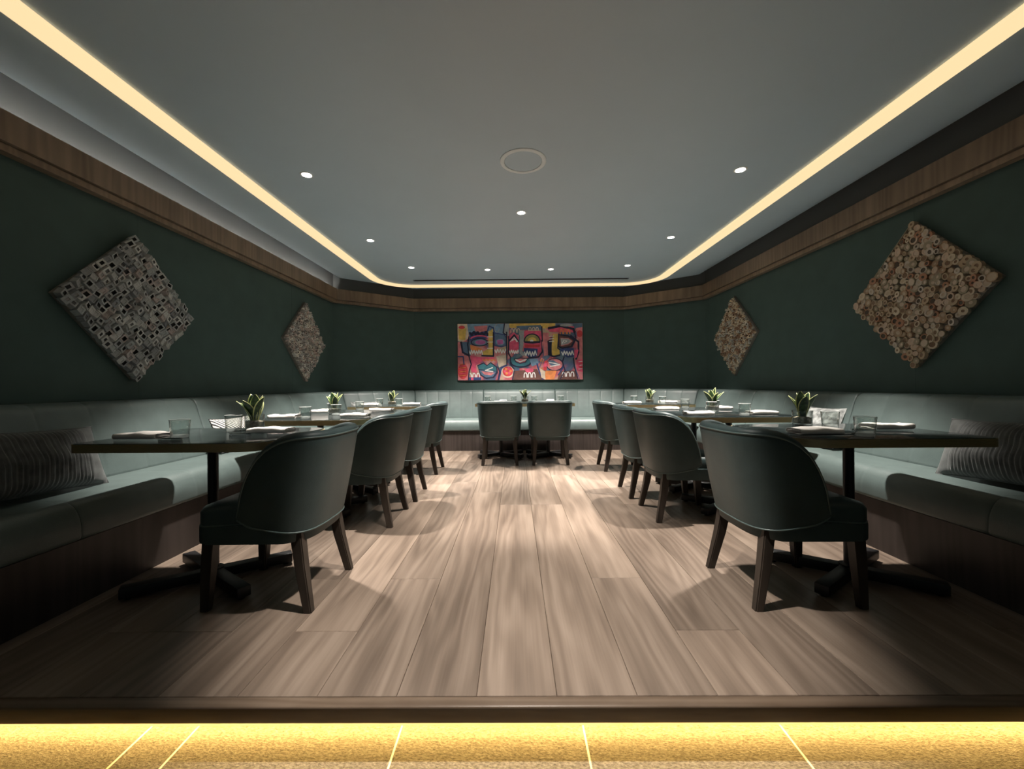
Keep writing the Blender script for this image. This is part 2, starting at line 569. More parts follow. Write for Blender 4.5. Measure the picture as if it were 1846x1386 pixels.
cv = sweep_run('edge_lip', cove_prof, st, M['ceiling'], ceil, closed=False, smooth=True, angle=60)
sweep_run('slot_top', [(-0.06, ZC + 0.21), (0.08, ZC + 0.21), (0.08, ZC + 0.20), (-0.06, ZC + 0.20)], st, M['cove'], ceil, smooth=False)
sweep_run('slot_back', [(0.002, ZT0 + 0.08), (0.002, ZC + 0.205)], st, M['cove'], ceil, closed=False, smooth=False)
mesh('groove_wall', [(p[0], p[1], ZC) for p in inner] + [(p[0], p[1], ZC + 0.03) for p in inner],
     [(i, i + 1, len(inner) + i + 1, len(inner) + i) for i in range(len(inner) - 1)], M['white_trim'], ceil)
mesh('groove_wall', [(p[0], p[1], ZC) for p in outer] + [(p[0], p[1], ZC + 0.03) for p in outer],
     [(i, i + 1, len(outer) + i + 1, len(outer) + i) for i in range(len(outer) - 1)], M['white_trim'], ceil)
n = len(inner)
ZL, ZH = ZC - 0.018, ZC - 0.0005
sl = mesh('strip_light', [(p[0], p[1], ZL) for p in inner] + [(p[0], p[1], ZL) for p in outer] + [(p[0], p[1], ZH) for p in inner] + [(p[0], p[1], ZH) for p in outer],
          [(i, n + i, n + i + 1, i + 1) for i in range(n - 1)] + [(2 * n + i, 2 * n + i + 1, 3 * n + i + 1, 3 * n + i) for i in range(n - 1)]
          + [(i, i + 1, 2 * n + i + 1, 2 * n + i) for i in range(n - 1)] + [(n + i, 3 * n + i, 3 * n + i + 1, n + i + 1) for i in range(n - 1)], M['strip'])
tag(sl, 'long warm recessed light strip running around the ceiling edge', 'strip light')

# cove tape behind the left cornice
tape = sweep_run('cove_light', [(0.048, ZT1 - 0.10), (0.056, ZT1 - 0.10), (0.056, ZT1 - 0.094), (0.048, ZT1 - 0.094)],
                 [((-W, Y0), NOR[0], None), ((-W, YS - 0.1), NOR[0], None)], M['cove_led'], smooth=False)
tag(tape, 'faint white light tape hidden behind the left wooden cornice', 'strip light')

# ---- floor: wide oak boards on a platform
floor = boxobj('floor', -W, W, 1.40, YB, -0.15, -0.016, M['subfloor'])
tag(floor, kind='structure')
PW = 0.258
def plank_mesh(w, l):
    c = 0.0016
    bm = bmesh.new()
    box(bm, -w / 2 + .0006, w / 2 - .0006, -l / 2 + .0006, l / 2 - .0006, -0.016, 0.0)
    es = [e for e in bm.edges if e.verts[0].co.z > -0.001 and e.verts[1].co.z > -0.001]
    bmesh.ops.bevel(bm, geom=es, offset=c, segments=1, affect='EDGES')
    bmesh.ops.recalc_face_normals(bm, faces=bm.faces)
    me = bpy.data.meshes.new('plank')
    bm.to_mesh(me); bm.free()
    me.materials.append(M['floor'])
    return me
rp_ = random.Random(4)
pm = {}
YF = 1.318
for k in range(-7, 11):
    x0 = -0.459 + PW * k
    y = YF
    first = True
    while y < 6.42:
        l = rp_.choice([1.5, 1.8, 2.1, 2.4]) if not first else rp_.choice([0.35, 0.8, 1.25, 1.7, 2.1, 2.5])
        first = False
        if y + l > 6.0: l = 6.44 - y
        key = round(l, 3)
        if key not in pm: pm[key] = plank_mesh(PW, l)
        o = bpy.data.objects.new('plank', pm[key])
        o.location = (x0 + PW / 2, y + l / 2, 0)
        link(o, floor)
        y += l
nos = boxobj('trim_6', -W, W, 1.272, 1.318, -0.052, 0.001, M['nosing'], bev=0.006, seg=3)
tag(nos, kind='structure')
rs = boxobj('trim_7', -W, W, 1.385, 1.40, -0.15, -0.03, M['white_trim'])
tag(rs, kind='structure')
und = boxobj('trim_8', -W, W, 1.318, 1.385, -0.040, -0.018, M['subfloor'])
tag(und, kind='structure')
led = boxobj('step_light', -W, W, 1.374, 1.3848, -0.108, -0.100, M['led'])
tag(led, 'bright warm light tape under the front edge of the wooden platform', 'strip light')

# ---- lower carpet, in widths joined by pale seams
carpet = boxobj('floor_lower', -W, W, Y0, 1.40, -0.22, -0.162, M['subfloor'])
tag(carpet, kind='structure')
seams = [-W, -1.31, -1.15, -0.46, 0.15, 0.81, W]
for i in range(len(seams) - 1):
    boxobj('carpet_width', seams[i] + 0.003, seams[i + 1] - 0.003, Y0, 1.385, -0.162, -0.150, M['carpet'], carpet)
    if i > 0:
        v_, f_ = tube_data([(seams[i], Y0, -0.152), (seams[i], 1.384, -0.152)], 0.0045, 6)
        mesh('carpet_seam', v_, f_, M['carpet_seam'], carpet, True)

# ================================================================== CEILING FIXTURES
def downlight(x, y, label, power, tilt=0.0, size=69.0):
    d = empty('ceiling_downlight', (x, y, ZC))
    tag(d, label, 'downlight', 'recessed ceiling downlights')
    lathe('trim_ring', [(0.033, -0.0015), (0.036, -0.004), (0.044, -0.003), (0.046, 0.0), (0.033, 0.0)], M['white_trim'], d, 32)
    lathe('lens', [(0.0325, -0.0008), (0.0325, -0.0022), (0.028, -0.004), (0.012, -0.006)], M['lens'], d, 24)
    ld = bpy.data.lights.new('downlight_beam', 'SPOT')
    ld.energy = power
    ld.spot_size = R(size)
    ld.spot_blend = 0.5
    ld.shadow_soft_size = 0.04
    ld.color = (1.0, 0.92, 0.84)
    lo = bpy.data.objects.new('beam', ld)
    lo.location = (0, 0, -0.02)
    lo.rotation_euler = (tilt, 0, 0)
    link(lo, d)
    return d
k_ = 1.6 / 1.58
for sx, sn in ((-1, 'left'), (1, 'right')):
    downlight(sx * 1.595, 3.02, 'ceiling downlight nearest the viewer, above the long table on the %s' % sn, SPOT_W)
    downlight(sx * 1.61, 4.40, 'ceiling downlight second from the front along the %s light strip' % sn, SPOT_W, size=67)
    downlight(sx * 1.43, 5.43, 'ceiling downlight in the far %s corner beside the curved light strip' % sn, SPOT_W * 0.9, size=84)
    downlight(sx * 0.43, 5.57, 'ceiling downlight %s of the middle above the far centre table' % sn, SPOT_W * 0.5, tilt=R(6), size=92)
downlight(0.0, 3.73, 'lone ceiling downlight in the middle beyond the round speaker', SPOT_W, size=57)
downlight(0.0, 1.62, 'lone ceiling downlight in the middle above the platform front', SPOT_W * 0.75, tilt=R(9), size=62)

sp = lathe('ceiling_speaker', [(0.0, -0.004), (0.128, -0.004), (0.130, -0.002), (0.130, 0.0)][1:], M['ceiling'], None, 48)
sp.location = (0.0, 2.87, ZC)
tag(sp, 'round flush ceiling speaker with a pale rim', 'speaker')
ring = lathe('rim', [(0.132, 0.0), (0.132, -0.006), (0.138, -0.008), (0.156, -0.008), (0.162, -0.004), (0.162, 0.0)], M['ring_white'], sp, 48)

vent = empty('linear_vent', (0.03, 6.10, ZC))
tag(vent, 'long thin black linear air vent in the ceiling by the far light strip', 'vent')
boxobj('slot', -1.58, 1.58, -0.016, 0.016, -0.002, 0.0, M['dark'], vent)
boxobj('frame', -1.60, 1.60, -0.024, -0.016, -0.005, 0.0, M['black_metal'], vent)
boxobj('frame', -1.60, 1.60, 0.016, 0.024, -0.005, 0.0, M['black_metal'], vent)
boxobj('blade', -1.58, 1.58, -0.002, 0.002, -0.006, 0.0, M['black_metal'], vent)

# ================================================================== BANQUETTES
DS = 0.71
def rounded(prof, rad_list, n=4):
    """round the corners of a closed (d,z) polygon with given radii"""
    out = []
    m = len(prof)
    for i in range(m):
        p = Vector(prof[i]); a = Vector(prof[i - 1]); b = Vector(prof[(i + 1) % m])
        r = rad_list[i]
        if r <= 0:
            out.append((p.x, p.y)); continue
        u = (a - p).normalized(); v = (b - p).normalized()
        for k in range(n + 1):
            t = k / n
            q = (p + u * r) * (1 - t) ** 2 + p * 2 * t * (1 - t) + (p + v * r) * t ** 2
            out.append((q.x, q.y))
    return out
BACKP = rounded([(0.004, 0.455), (0.285, 0.455), (0.262, 0.58), (0.155, 0.915), (0.004, 0.915)], [0.0, 0.03, 0.10, 0.06, 0.02], 5)
SEATP = rounded([(0.22, 0.300), (DS, 0.300), (DS, 0.400), (0.66, 0.482), (0.22, 0.470)], [0.0, 0.025, 0.045, 0.05, 0.0], 6)
BASEP = [(0.05, 0.0), (DS - 0.025, 0.0), (DS - 0.025, 0.296), (0.05, 0.296)]

def shrink(prof, amt):
    cx = sum(p[0] for p in prof) / len(prof); cz = sum(p[1] for p in prof) / len(prof)
    def fn(d, z):
        v = Vector((d - cx, z - cz)); l = v.length
        if l < 1e-6: return d, z
        v = v * (max(0, l - amt) / l)
        return cx + v.x, cz + v.y
    return fn

def cushion(name, prof, p, q, mp, mq, mat, parent, channels, end=0.016, ch=0.0035, gap=0.002):
    """one cushion between wall points p and q with vertical stitched channels"""
    p = Vector(p); q = Vector(q); mp = Vector(mp); mq = Vector(mq)
    L = (q - p).length
    def at(s, fn):
        t = s / L
        return (p.lerp(q, t), mp.lerp(mq, t), fn)
    st = [at(gap, shrink(prof, end)), at(gap + 0.004, shrink(prof, end * 0.45)), at(gap + 0.012, shrink(prof, end * 0.12)), at(gap + 0.025, None)]
    for k in range(1, channels):
        s = L * k / channels
        st += [at(s - 0.022, None), at(s - 0.008, shrink(prof, ch * 0.5)), at(s, shrink(prof, ch * 1.6)), at(s + 0.008, shrink(prof, ch * 0.5)), at(s + 0.022, None)]
    st += [at(L - gap - 0.025, None), at(L - gap - 0.012, shrink(prof, end * 0.12)), at(L - gap - 0.004, shrink(prof, end * 0.45)), at(L - gap, shrink(prof, end))]
    return sweep_run(name, prof, st, mat, parent, angle=50)

def banquette(label, i, cuts, mid_channels, seat_channels):
    a, b = Vector(WALL[i]), Vector(WALL[i + 1])
    L = (b - a).length
    root = empty('banquette', ((a.x + b.x) / 2, (a.y + b.y) / 2, 0))
    tag(root, label, 'bench', 'built-in wall benches')
    parts = []
    for k in range(len(cuts) - 1):
        t0, t1 = cuts[k], cuts[k + 1]
        p, q = a.lerp(b, t0), a.lerp(b, t1)
        mp = MIT[i] if t0 == 0 else NOR[i]
        mq = MIT[i + 1] if t1 == 1 else NOR[i]
        parts.append(cushion('back_cushion', BACKP, p, q, mp, mq, M['sofa'], None, mid_channels[k]))
        parts.append(cushion('seat_cushion', SEATP, p, q, mp, mq, M['sofa'], None, seat_channels[k], end=0.004, ch=0.001, gap=0.0006))
    t0, t1 = cuts[0], cuts[-1]
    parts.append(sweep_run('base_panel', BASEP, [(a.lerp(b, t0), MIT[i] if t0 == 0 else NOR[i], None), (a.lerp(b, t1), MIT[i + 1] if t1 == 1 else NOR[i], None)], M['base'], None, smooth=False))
    off = Vector(root.location)
    for o in parts:
        o.data.transform(Matrix.Translation(-off))
        o.parent = root
    return root
LS = YS - Y0
def tl(y): return (y - Y0) / LS
ly = [1.36, 1.87, 3.24, 4.61]
banquette('long green leather bench along the left wall beneath the grey diamond', 0, [tl(y) for y in ly] + [1.0], [2, 5, 5, 5], [1, 2, 2, 2])
banquette('short angled green leather bench in the far left corner', 1, [0.0, 1.0], [5], [2])
banquette('green leather bench along the back wall beneath the colourful painting', 2, [0.0, 1 / 3, 2 / 3, 1.0], [6, 6, 6], [4, 4, 4])
banquette('short angled green leather bench in the far right corner', 3, [0.0, 1.0], [5], [2])
banquette('long green leather bench along the right wall beneath the beige diamond', 4, [0.0] + [1 - tl(y) for y in reversed(ly)], [5, 5, 5, 2], [2, 2, 2, 1])

# ================================================================== TABLES
def make_table(label, cx, cy, lx, ly_, columns, aisle=None, group='dark marble dining tables'):
    """lx, ly_: size of the top ; columns: list of (dx,dy) ; aisle: -1/1 side with the rounder corners, 0 none"""
    t = empty('dining_table', (cx, cy, 0))
    tag(t, label, 'table', group)
    ra, rb = 0.13, 0.05
    if aisle == 1: rs_ = (rb, ra, ra, rb)
    elif aisle == -1: rs_ = (ra, rb, rb, ra)
    else: rs_ = (0.09,) * 4
    o = 0.004
    pts = round_rect(-lx / 2 + o, lx / 2 - o, -ly_ / 2 + o, ly_ / 2 - o, [r - o for r in rs_], 8)
    prism('table_top', pts, 0.714, 0.750, M['marble'], t, True, 0.002)
    # bronze edge band
    po = round_rect(-lx / 2, lx / 2, -ly_ / 2, ly_ / 2, rs_, 8)
    n = len(po)
    vs = [(p[0], p[1], 0.711) for p in pts] + [(p[0], p[1], 0.711) for p in po] + [(p[0], p[1], 0.7475) for p in po] + [(p[0], p[1], 0.7475) for p in pts]
    fs = []
    for r in range(4):
        r2 = (r + 1) % 4
        for k in range(n):
            k2 = (k + 1) % n
            fs.append((r * n + k, r * n + k2, r2 * n + k2, r2 * n + k))
    e = mesh('edge_band', vs, fs, M['bronze'], t, True)
    e.data.set_sharp_from_angle(angle=R(40))
    tag(e, 'brushed bronze edge band')
    for (dx, dy) in columns:
        c = lathe('column', [(0.024, 0.05), (0.024, 0.700), (0.05, 0.702)], M['black_metal'], t, 20)
        c.location = (dx, dy, 0)
        pl = boxobj('mounting_plate', -0.14, 0.14, -0.14, 0.14, 0.700, 0.711, M['black_metal'], c)
        for s1 in (-1, 1):
            for s2 in (-1, 1):
                ex, ey = s1 * 0.295, s2 * 0.205
                L = math.hypot(ex, ey)
                f = boxobj('foot', -0.01, L, -0.03, 0.03, 0.012, 0.062, M['black_metal'], c, 0.005)
                f.rotation_euler = (0, 0, math.atan2(ey, ex))
                # levelling glide under the bar end
        lathe('hub', [(0.045, 0.010), (0.045, 0.066), (0.03, 0.072)], M['black_metal'], c, 20)
        for s1 in (-1, 1):
            for s2 in (-1, 1):
                g = lathe('glide', [(0.014, 0.0), (0.016, 0.012)], M['black_metal'], c, 12)
                g.location = (s1 * 0.27, s2 * 0.188, 0)
    return t
TX, TL = 1.62, 0.885
T1Y, T2Y, T3Y = 2.14, 3.62, 5.15
for s, sn in ((-1, 'left'), (1, 'right')):
    make_table('dark marble table for two nearest the viewer, bronze edge, %s row' % sn, s * TX, T1Y, TL, 0.68, [(s * 0.02, -0.02)], -s)
    make_table('long dark marble table for four, middle of the %s row' % sn, s * TX, T2Y, TL, 1.30, [(0.02 * s, -0.32), (0.02 * s, 0.32)], -s)
    make_table('dark marble table for two at the far end of the %s row' % sn, s * TX, T3Y, TL, 0.66, [(0.02 * s, 0.02)], -s)
T4X, T4Y = 0.06, 5.69
make_table('dark marble table in front of the back wall bench', T4X, T4Y, 1.32, 0.72, [(-0.33, 0.03), (0.33, 0.03)], 0)

# ================================================================== CHAIRS
def make_chair():
    root = empty('barrel_chair')
    ZB = 0.35
    YFR = 0.055
    def plan(u, z):
        """u in [-1,1] round the shell, left arm front -> back -> right arm front"""
        f = (z - ZB) / 0.45
        hw = 0.252 + 0.036 * f
        yb = -0.245 - 0.085 * f
        yc = -0.06
        au = abs(u)
        k = 0.80            # share of u on the curved back
        if au <= k:
            th = (au / k) * PI / 2
            e = 2.0 / 3.1
            x = hw * (math.sin(th) ** e)
            y = yc - (yc - yb) * (math.cos(th) ** e)
        else:
            x = hw
            y = yc + (YFR - yc) * (au - k) / (1 - k)
        return Vector((math.copysign(x, u), y))
    NU = 56
    us = []
    for i in range(NU + 1):
        t = -1 + 2 * i / NU
        us.append(t)
    def ztop(y):
        q = max(0.0, min(1.0, (y + 0.235) / 0.292))
        return 0.385 + 0.415 * math.sqrt(max(0, 1 - q ** 2.2))
    def zbot(y):
        q = max(0.0, (y - (YFR - 0.07)) / 0.07)
        return ZB + 0.03 * q * q + 0.04 * max(0.0, min(1.0, (y + 0.27) / 0.30)) ** 1.3
    def nrm(u, z):
        d = 0.004
        a, b = plan(max(-1, u - d), z), plan(min(1, u + d), z)
        t = (b - a).normalized()
        return Vector((-t.y, t.x))      # towards the inside
    TH = 0.052
    NV = 10
    vs, fs = [], []
    cnt = None
    bottom, rim_o = [], []
    for u in us:
        y = plan(u, 0.6).y
        zt, zb = ztop(y), zbot(y)
        loop = []
        h = zt - zb
        th = min(TH, max(0.012, h * 0.5))
        rr = min(th / 2, h * 0.4)
        for k in range(NV + 1):
            z = zb + (h - rr) * k / NV
            p = plan(u, z)
            nn = nrm(u, z)
            puff = 0.004 * math.sin(PI * k / NV)
            p = p - nn * puff
            loop.append((p.x, p.y, z))
        bottom.append(loop[0]); rim_o.append(loop[-1])
        for k in range(1, 6):
            a = PI * k / 6
            z = zt - rr + rr * math.sin(a)
            p = plan(u, zt - rr) + nrm(u, zt - rr) * (th / 2 - th / 2 * math.cos(a))
            loop.append((p.x, p.y, z))
        for k in range(NV + 1):
            z = zt - rr - (h - rr) * k / NV
            p = plan(u, z) + nrm(u, z) * th
            loop.append((p.x, p.y, z))
        cnt = len(loop)
        vs += loop
    for i in range(NU):
        for k in range(cnt):
            k2 = (k + 1) % cnt
            fs.append((i * cnt + k, i * cnt + k2, (i + 1) * cnt + k2, (i + 1) * cnt + k))
    fs.append(tuple(reversed(range(cnt))))
    fs.append(tuple(NU * cnt + k for k in range(cnt)))
    sh = mesh('back_shell', vs, fs, M['chair'], root, True)
    sh.data.set_sharp_from_angle(angle=R(55))
    v_, f_ = tube_data([(p[0], p[1], p[2]) for p in bottom], 0.0042, 6)
    pp = mesh('piping', v_, f_, M['chair_pipe'], sh, True)
    v_, f_ = tube_data([(p[0], p[1], p[2]) for p in rim_o], 0.0042, 6)
    mesh('piping', v_, f_, M['chair_pipe'], sh, True)
    # upholstered seat rail following the shell
    def seat_outline(inset, yfront, hwf):
        pts = []
        for i in range(25):
            u = -0.80 + 1.6 * i / 24
            p = plan(u, 0.36) + nrm(u, 0.36) * inset
            pts.append((p.x, p.y))
        r = 0.06
        for k in range(7):
            a = R(90.0 * k / 6)
            pts.append((hwf - r + r * math.cos(a), yfront - r + r * math.sin(a)))
        for k in range(7):
            a = R(90 + 90.0 * k / 6)
            pts.append((-hwf + r + r * math.cos(a), yfront - r + r * math.sin(a)))
        return pts
    prism('seat_rail', seat_outline(0.020, 0.268, 0.240), 0.305, 0.385, M['chair'], root, True, 0.008)
    # domed seat cushion
    pts = seat_outline(0.058, 0.262, 0.195)
    # widen in front of the arms
    pts2 = []
    for (x, y) in pts:
        if y > YFR + 0.01:
            x *= 0.245 / 0.195
        pts2.append((x, y))
    # insert shoulder points
    n = len(pts2)
    cxy = (0, 0.02)
    rings = [(1.0, 0.387), (1.012, 0.41), (1.0, 0.445), (0.96, 0.463), (0.82, 0.474), (0.5, 0.480)]
    vs, fs = [], []
    for (s, z) in rings:
        for (x, y) in pts2:
            vs.append((cxy[0] + (x - cxy[0]) * min(s, 1.0), cxy[1] + (y - cxy[1]) * min(s, 1.0), z))
    for i in range(len(rings) - 1):
        for k in range(n):
            k2 = (k + 1) % n
            fs.append((i * n + k, i * n + k2, (i + 1) * n + k2, (i + 1) * n + k))
    fs.append(tuple(reversed(range(n))))
    fs.append(tuple((len(rings) - 1) * n + k for k in range(n)))
    st_ = mesh('seat', vs, fs, M['chair'], root, True)
    st_.data.set_sharp_from_angle(angle=R(50))
    v_, f_ = tube_data([(p[0], p[1], 0.388) for p in pts2], 0.0036, 6, True)
    mesh('piping', v_, f_, M['chair_pipe'], st_, True)
    # four tapered legs
    for (tx, ty, bx, by) in ((0.195, 0.215, 0.205, 0.235), (-0.195, 0.215, -0.205, 0.235), (0.180, -0.170, 0.212, -0.235), (-0.180, -0.170, -0.212, -0.235)):
        a, b = 0.026, 0.0185
        vs = []
        for (cx, cy, z, hw) in ((bx, by, 0.0, b), (tx + (bx - tx) * .35, ty + (by - ty) * .35, 0.20, a * 0.92), (tx, ty, 0.345, a)):
            for (qx, qy) in ((-1, -1), (1, -1), (1, 1), (-1, 1)):
                vs.append((cx + qx * hw, cy + qy * hw, z))
        fs = [(3, 2, 1, 0), (8, 9, 10, 11)]
        for r in range(2):
            for k in range(4):
                k2 = (k + 1) % 4
                fs.append((r * 4 + k, r * 4 + k2, r * 4 + 4 + k2, r * 4 + 4 + k))
        bm = bmesh.new()
        bv = [bm.verts.new(v) for v in vs]
        for f in fs: bm.faces.new([bv[i] for i in f])
        es = [e for e in bm.edges if abs(e.verts[0].co.z - e.verts[1].co.z) > 0.05]
        bmesh.ops.bevel(bm, geom=es, offset=0.005, segments=2, affect='EDGES')
        bmobj('leg', bm, M['legwood'], root, True, 45)
    return root
chair0 = make_chair()
used = [False]
def place_chair(x, y, face, label):
    """face: direction (deg, 0 = +x) the sitter looks"""
    if not used[0]:
        c = chair0; used[0] = True
    else:
        c = copy_tree(chair0)
    c.location = (x, y, 0)
    c.rotation_euler = (0, 0, R(face - 90))
    tag(c, label, 'chair', 'barrel chairs around the tables')
    return c
CX = 1.222
for s, sn, ys in ((-1, 'left', (2.03, 3.10, 3.73, 4.80)), (1, 'right', (2.03, 3.17, 3.78, 4.90))):
    f = 180 if s < 0 else 0
    place_chair(s * CX, ys[0], f + s * 1.0, 'dark green barrel chair nearest the viewer, at the front table on the %s' % sn)
    place_chair(s * (CX - 0.03), ys[1], f, 'dark green barrel chair second from the front in the %s row' % sn)
    place_chair(s * (CX - 0.05), ys[2], f - s * 1.5, 'dark green barrel chair third from the front in the %s row' % sn)
    place_chair(s * (CX - 0.03), ys[3], f, 'dark green barrel chair at the farthest small table on the %s' % sn)
place_chair(-0.262, 5.305, 90, 'dark green barrel chair on the left of the pair facing the back wall')
place_chair(0.366, 5.305, 90, 'dark green barrel chair on the right of the pair facing the back wall')

# ================================================================== TABLEWARE
ZTOP = 0.750
def make_glass():
    g = empty('tumbler')
    lathe('bowl', [(0.036, 0.0), (0.0375, 0.002), (0.041, 0.05), (0.0435, 0.088), (0.0425, 0.0895), (0.0415, 0.088), (0.039, 0.05), (0.0355, 0.014), (0.030, 0.011)], M['glass'], g, 32, angle=70)
    lathe('base_disc', [(0.034, 0.0015), (0.0355, 0.016)], M['glass_glint'], g, 24)  # thick base, whitened as if catching the light
    v_, f_ = tube_data([(0.0425 * math.cos(2 * PI * k / 32), 0.0425 * math.sin(2 * PI * k / 32), 0.0895) for k in range(32)], 0.0016, 6, True)
    mesh('lip', v_, f_, M['glass_glint'], g, True)  # rim highlight painted as a white ring
    return g
glass0 = make_glass()
gused = [False]
def place_glass(x, y, label, sc=1.0):
    if not gused[0]:
        g = glass0; gused[0] = True
    else:
        g = copy_tree(glass0)
    g.location = (x, y, ZTOP)
    g.rotation_euler = (0, 0, random.uniform(0, 6))
    g.scale = (sc, sc, sc)
    tag(g, label, 'glass', 'water tumblers on the tables')
    return g

def make_napkin(seed, w=0.105, l=0.21):
    """linen napkin folded in layers along its length with a rolled front edge"""
    rn = random.Random(seed)
    root = empty('napkin')
    # cross section spiral (y, z) of a flattened roll
    sec = []
    hw = w / 2
    t = 0.0055
    path = [(hw * 0.7, 0.004)]
    for k in range(9):
        a = R(-90 + 180.0 * k / 8)
        path.append((hw - 0.011 + 0.011 * math.cos(a), 0.012 + 0.009 * math.sin(a)))
    path += [(0.01, 0.0215), (-hw * 0.5, 0.020)]
    for k in range(9):
        a = R(90 + 180.0 * k / 8)
        path.append((-hw + 0.010 + 0.010 * math.cos(a), 0.0105 + 0.0095 * math.sin(a)))
    path += [(0.0, 0.0015), (hw * 0.8, 0.002)]
    def strip(name, path, l0, l1, th, parent, amp):
        n = len(path)
        vs, fs = [], []
        NS = 10
        ph = rn.uniform(0, 6)
        for i in range(NS + 1):
            x = l0 + (l1 - l0) * i / NS
            for side in (0, 1):
                for k, (y, z) in enumerate(path):
                    q = Vector(path[min(k + 1, n - 1)]) - Vector(path[max(k - 1, 0)])
                    q.normalize()
                    o = th if side else 0.0
                    zz = z * (1 + amp * math.sin(x * 30 + ph) + amp * 0.6 * math.sin(x * 63 + ph * 2 + y * 40))
                    vs.append((x + (0.004 * math.sin(y * 60 + ph) if i in (0, NS) else 0), y - q.y * o * 0.5, max(0.0006, zz + q.x * o * 0.5)))
        m2 = 2 * n
        for i in range(NS):
            for side in (0, 1):
                for k in range(n - 1):
                    a = i * m2 + side * n + k
                    b = (i + 1) * m2 + side * n + k
                    fs.append((a, a + 1, b + 1, b) if side else (a, b, b + 1, a + 1))
            for k in (0, n - 1):
                a = i * m2 + k; b = (i + 1) * m2 + k
                fs.append((a, a + n, b + n, b) if k == 0 else (a, b, b + n, a + n))
        for i in (0, NS):
            for k in range(n - 1):
                a = i * m2 + k
                fs.append((a, a + n, a + n + 1, a + 1) if i else (a, a + 1, a + n + 1, a + n))
        return mesh(name, vs, fs, M['napkin'], parent, True)
    strip('outer_fold', path, -l / 2, l / 2, 0.003, root, 0.10)
    strip('inner_fold', [(hw * 0.62, 0.0065), (hw * 0.2, 0.008), (-hw * 0.3, 0.010), (-hw * 0.68, 0.009)], -l / 2 + 0.004, l / 2 + 0.006, 0.003, root, 0.12)
    strip('inner_fold', [(hw * 0.70, 0.0135), (hw * 0.1, 0.015), (-hw * 0.3, 0.0155), (-hw * 0.62, 0.014)], -l / 2 - 0.003, l / 2 - 0.006, 0.003, root, 0.08)
    return root
nap_protos = [make_napkin(3), make_napkin(8), make_napkin(15)]
nused = [False] * 3
ncount = [0]
def place_napkin(x, y, face, label):
    i = ncount[0] % 3; ncount[0] += 1
    if not nused[i]:
        n_ = nap_protos[i]; nused[i] = True
    else:
        n_ = copy_tree(nap_protos[i])
    n_.location = (x, y, ZTOP + 0.0005)
    n_.scale = (1, 1, 1.4)
    n_.rotation_euler = (0, 0, R(face) + random.uniform(-0.06, 0.06))
    tag(n_, label, 'napkin', 'folded white napkins at the place settings')
    return n_

def make_knife():
    root = empty('table_knife')
    bm = bmesh.new()
    box(bm, -0.115, 0.0, -0.006, 0.006, 0.0, 0.007, 0.0025, 2)
    h = bmobj('handle', bm, M['steel'], root, True, 40)
    pts = [(0.0, -0.005), (0.08, -0.009), (0.108, -0.005), (0.112, 0.002), (0.105, 0.006), (0.0, 0.005)]
    prism('blade', pts, 0.0022, 0.0042, M['steel'], root)
    return root
knife0 = make_knife()
kused = [False]
def place_knife(x, y, face, label):
    if not kused[0]:
        k = knife0; kused[0] = True
    else:
        k = copy_tree(knife0)
    k.location = (x, y, ZTOP + 0.0003)
    k.rotation_euler = (0, 0, R(face))
    tag(k, label, 'knife', 'table knives beside the napkins')

# ---- snake plants in glass cubes
def make_leaf(rn, h, w, lean, az, twist):
    NL, NWD = 9, 4
    vs, fs, uv = [], [], []
    for i in range(NL + 1):
        t = i / NL
        ww = w * (0.45 + 1.0 * t) * (1 - t ** 3.2) if t < 1 else 0
        ww = max(ww, 0.0008)
        # centre line bends outward
        r = lean * (t ** 1.5) * h
        z = h * (t - 0.12 * lean * t * t)
        for j in range(NWD + 1):
            s = j / NWD * 2 - 1
            a = twist * (1 - 0.3 * t)
            lx_, ly_ = s * ww, 0.30 * ww * s * s
            dx = lx_ * math.cos(a) - ly_ * math.sin(a)
            dy = lx_ * math.sin(a) + ly_ * math.cos(a)
            # local: x tangential, y radial inward
            vs.append(Vector((dx, -r - 0.012 + dy, z)))
            uv.append((j / NWD, t))
    for i in range(NL):
        for j in range(NWD):
            a = i * (NWD + 1) + j
            fs.append((a, a + 1, a + NWD + 2, a + NWD + 1))
    m = Matrix.Rotation(az, 3, 'Z')
    vs = [m @ v for v in vs]
    return vs, fs, uv

def make_plant(x, y, label, seed, size=1.0, rz=0.0):
    rn = random.Random(seed)
    p = empty('potted_snake_plant', (x, y, ZTOP), rz)
    tag(p, label, 'plant', 'small potted snake plants on the tables')
    h = 0.085
    # square-shouldered glass pot with thick walls
    lathe('pot', [(0.046, 0.0), (0.049, 0.003), (0.051, h * .6), (0.052, h), (0.0505, h + 0.001), (0.049, h), (0.047, 0.012), (0.030, 0.010)], M['glass'], p, 32, angle=70)
    lathe('pebbles', [(0.0435, 0.0125), (0.046, 0.03), (0.0465, 0.045), (0.03, 0.050), (0.010, 0.052)], M['soil'], p, 24)
    nl = 7
    for k in range(nl):
        az = 2 * PI * k / nl + rn.uniform(-0.3, 0.3)
        outer = k % 2 == 0
        hh = size * rn.uniform(0.105, 0.135) if outer else size * rn.uniform(0.125, 0.155)
        v_, f_, uv_ = make_leaf(rn, hh, size * rn.uniform(0.028, 0.035), rn.uniform(0.42, 0.62) if outer else rn.uniform(0.10, 0.25), az, rn.uniform(-0.5, 0.5))
        o = mesh('leaf', v_, f_, M['leaf'], p, True, uv=uv_)
        o.location = (0, 0, 0.048)
        sm = o.modifiers.new('thickness', 'SOLIDIFY')
        sm.thickness = 0.0022
        sm.offset = 0
    return p

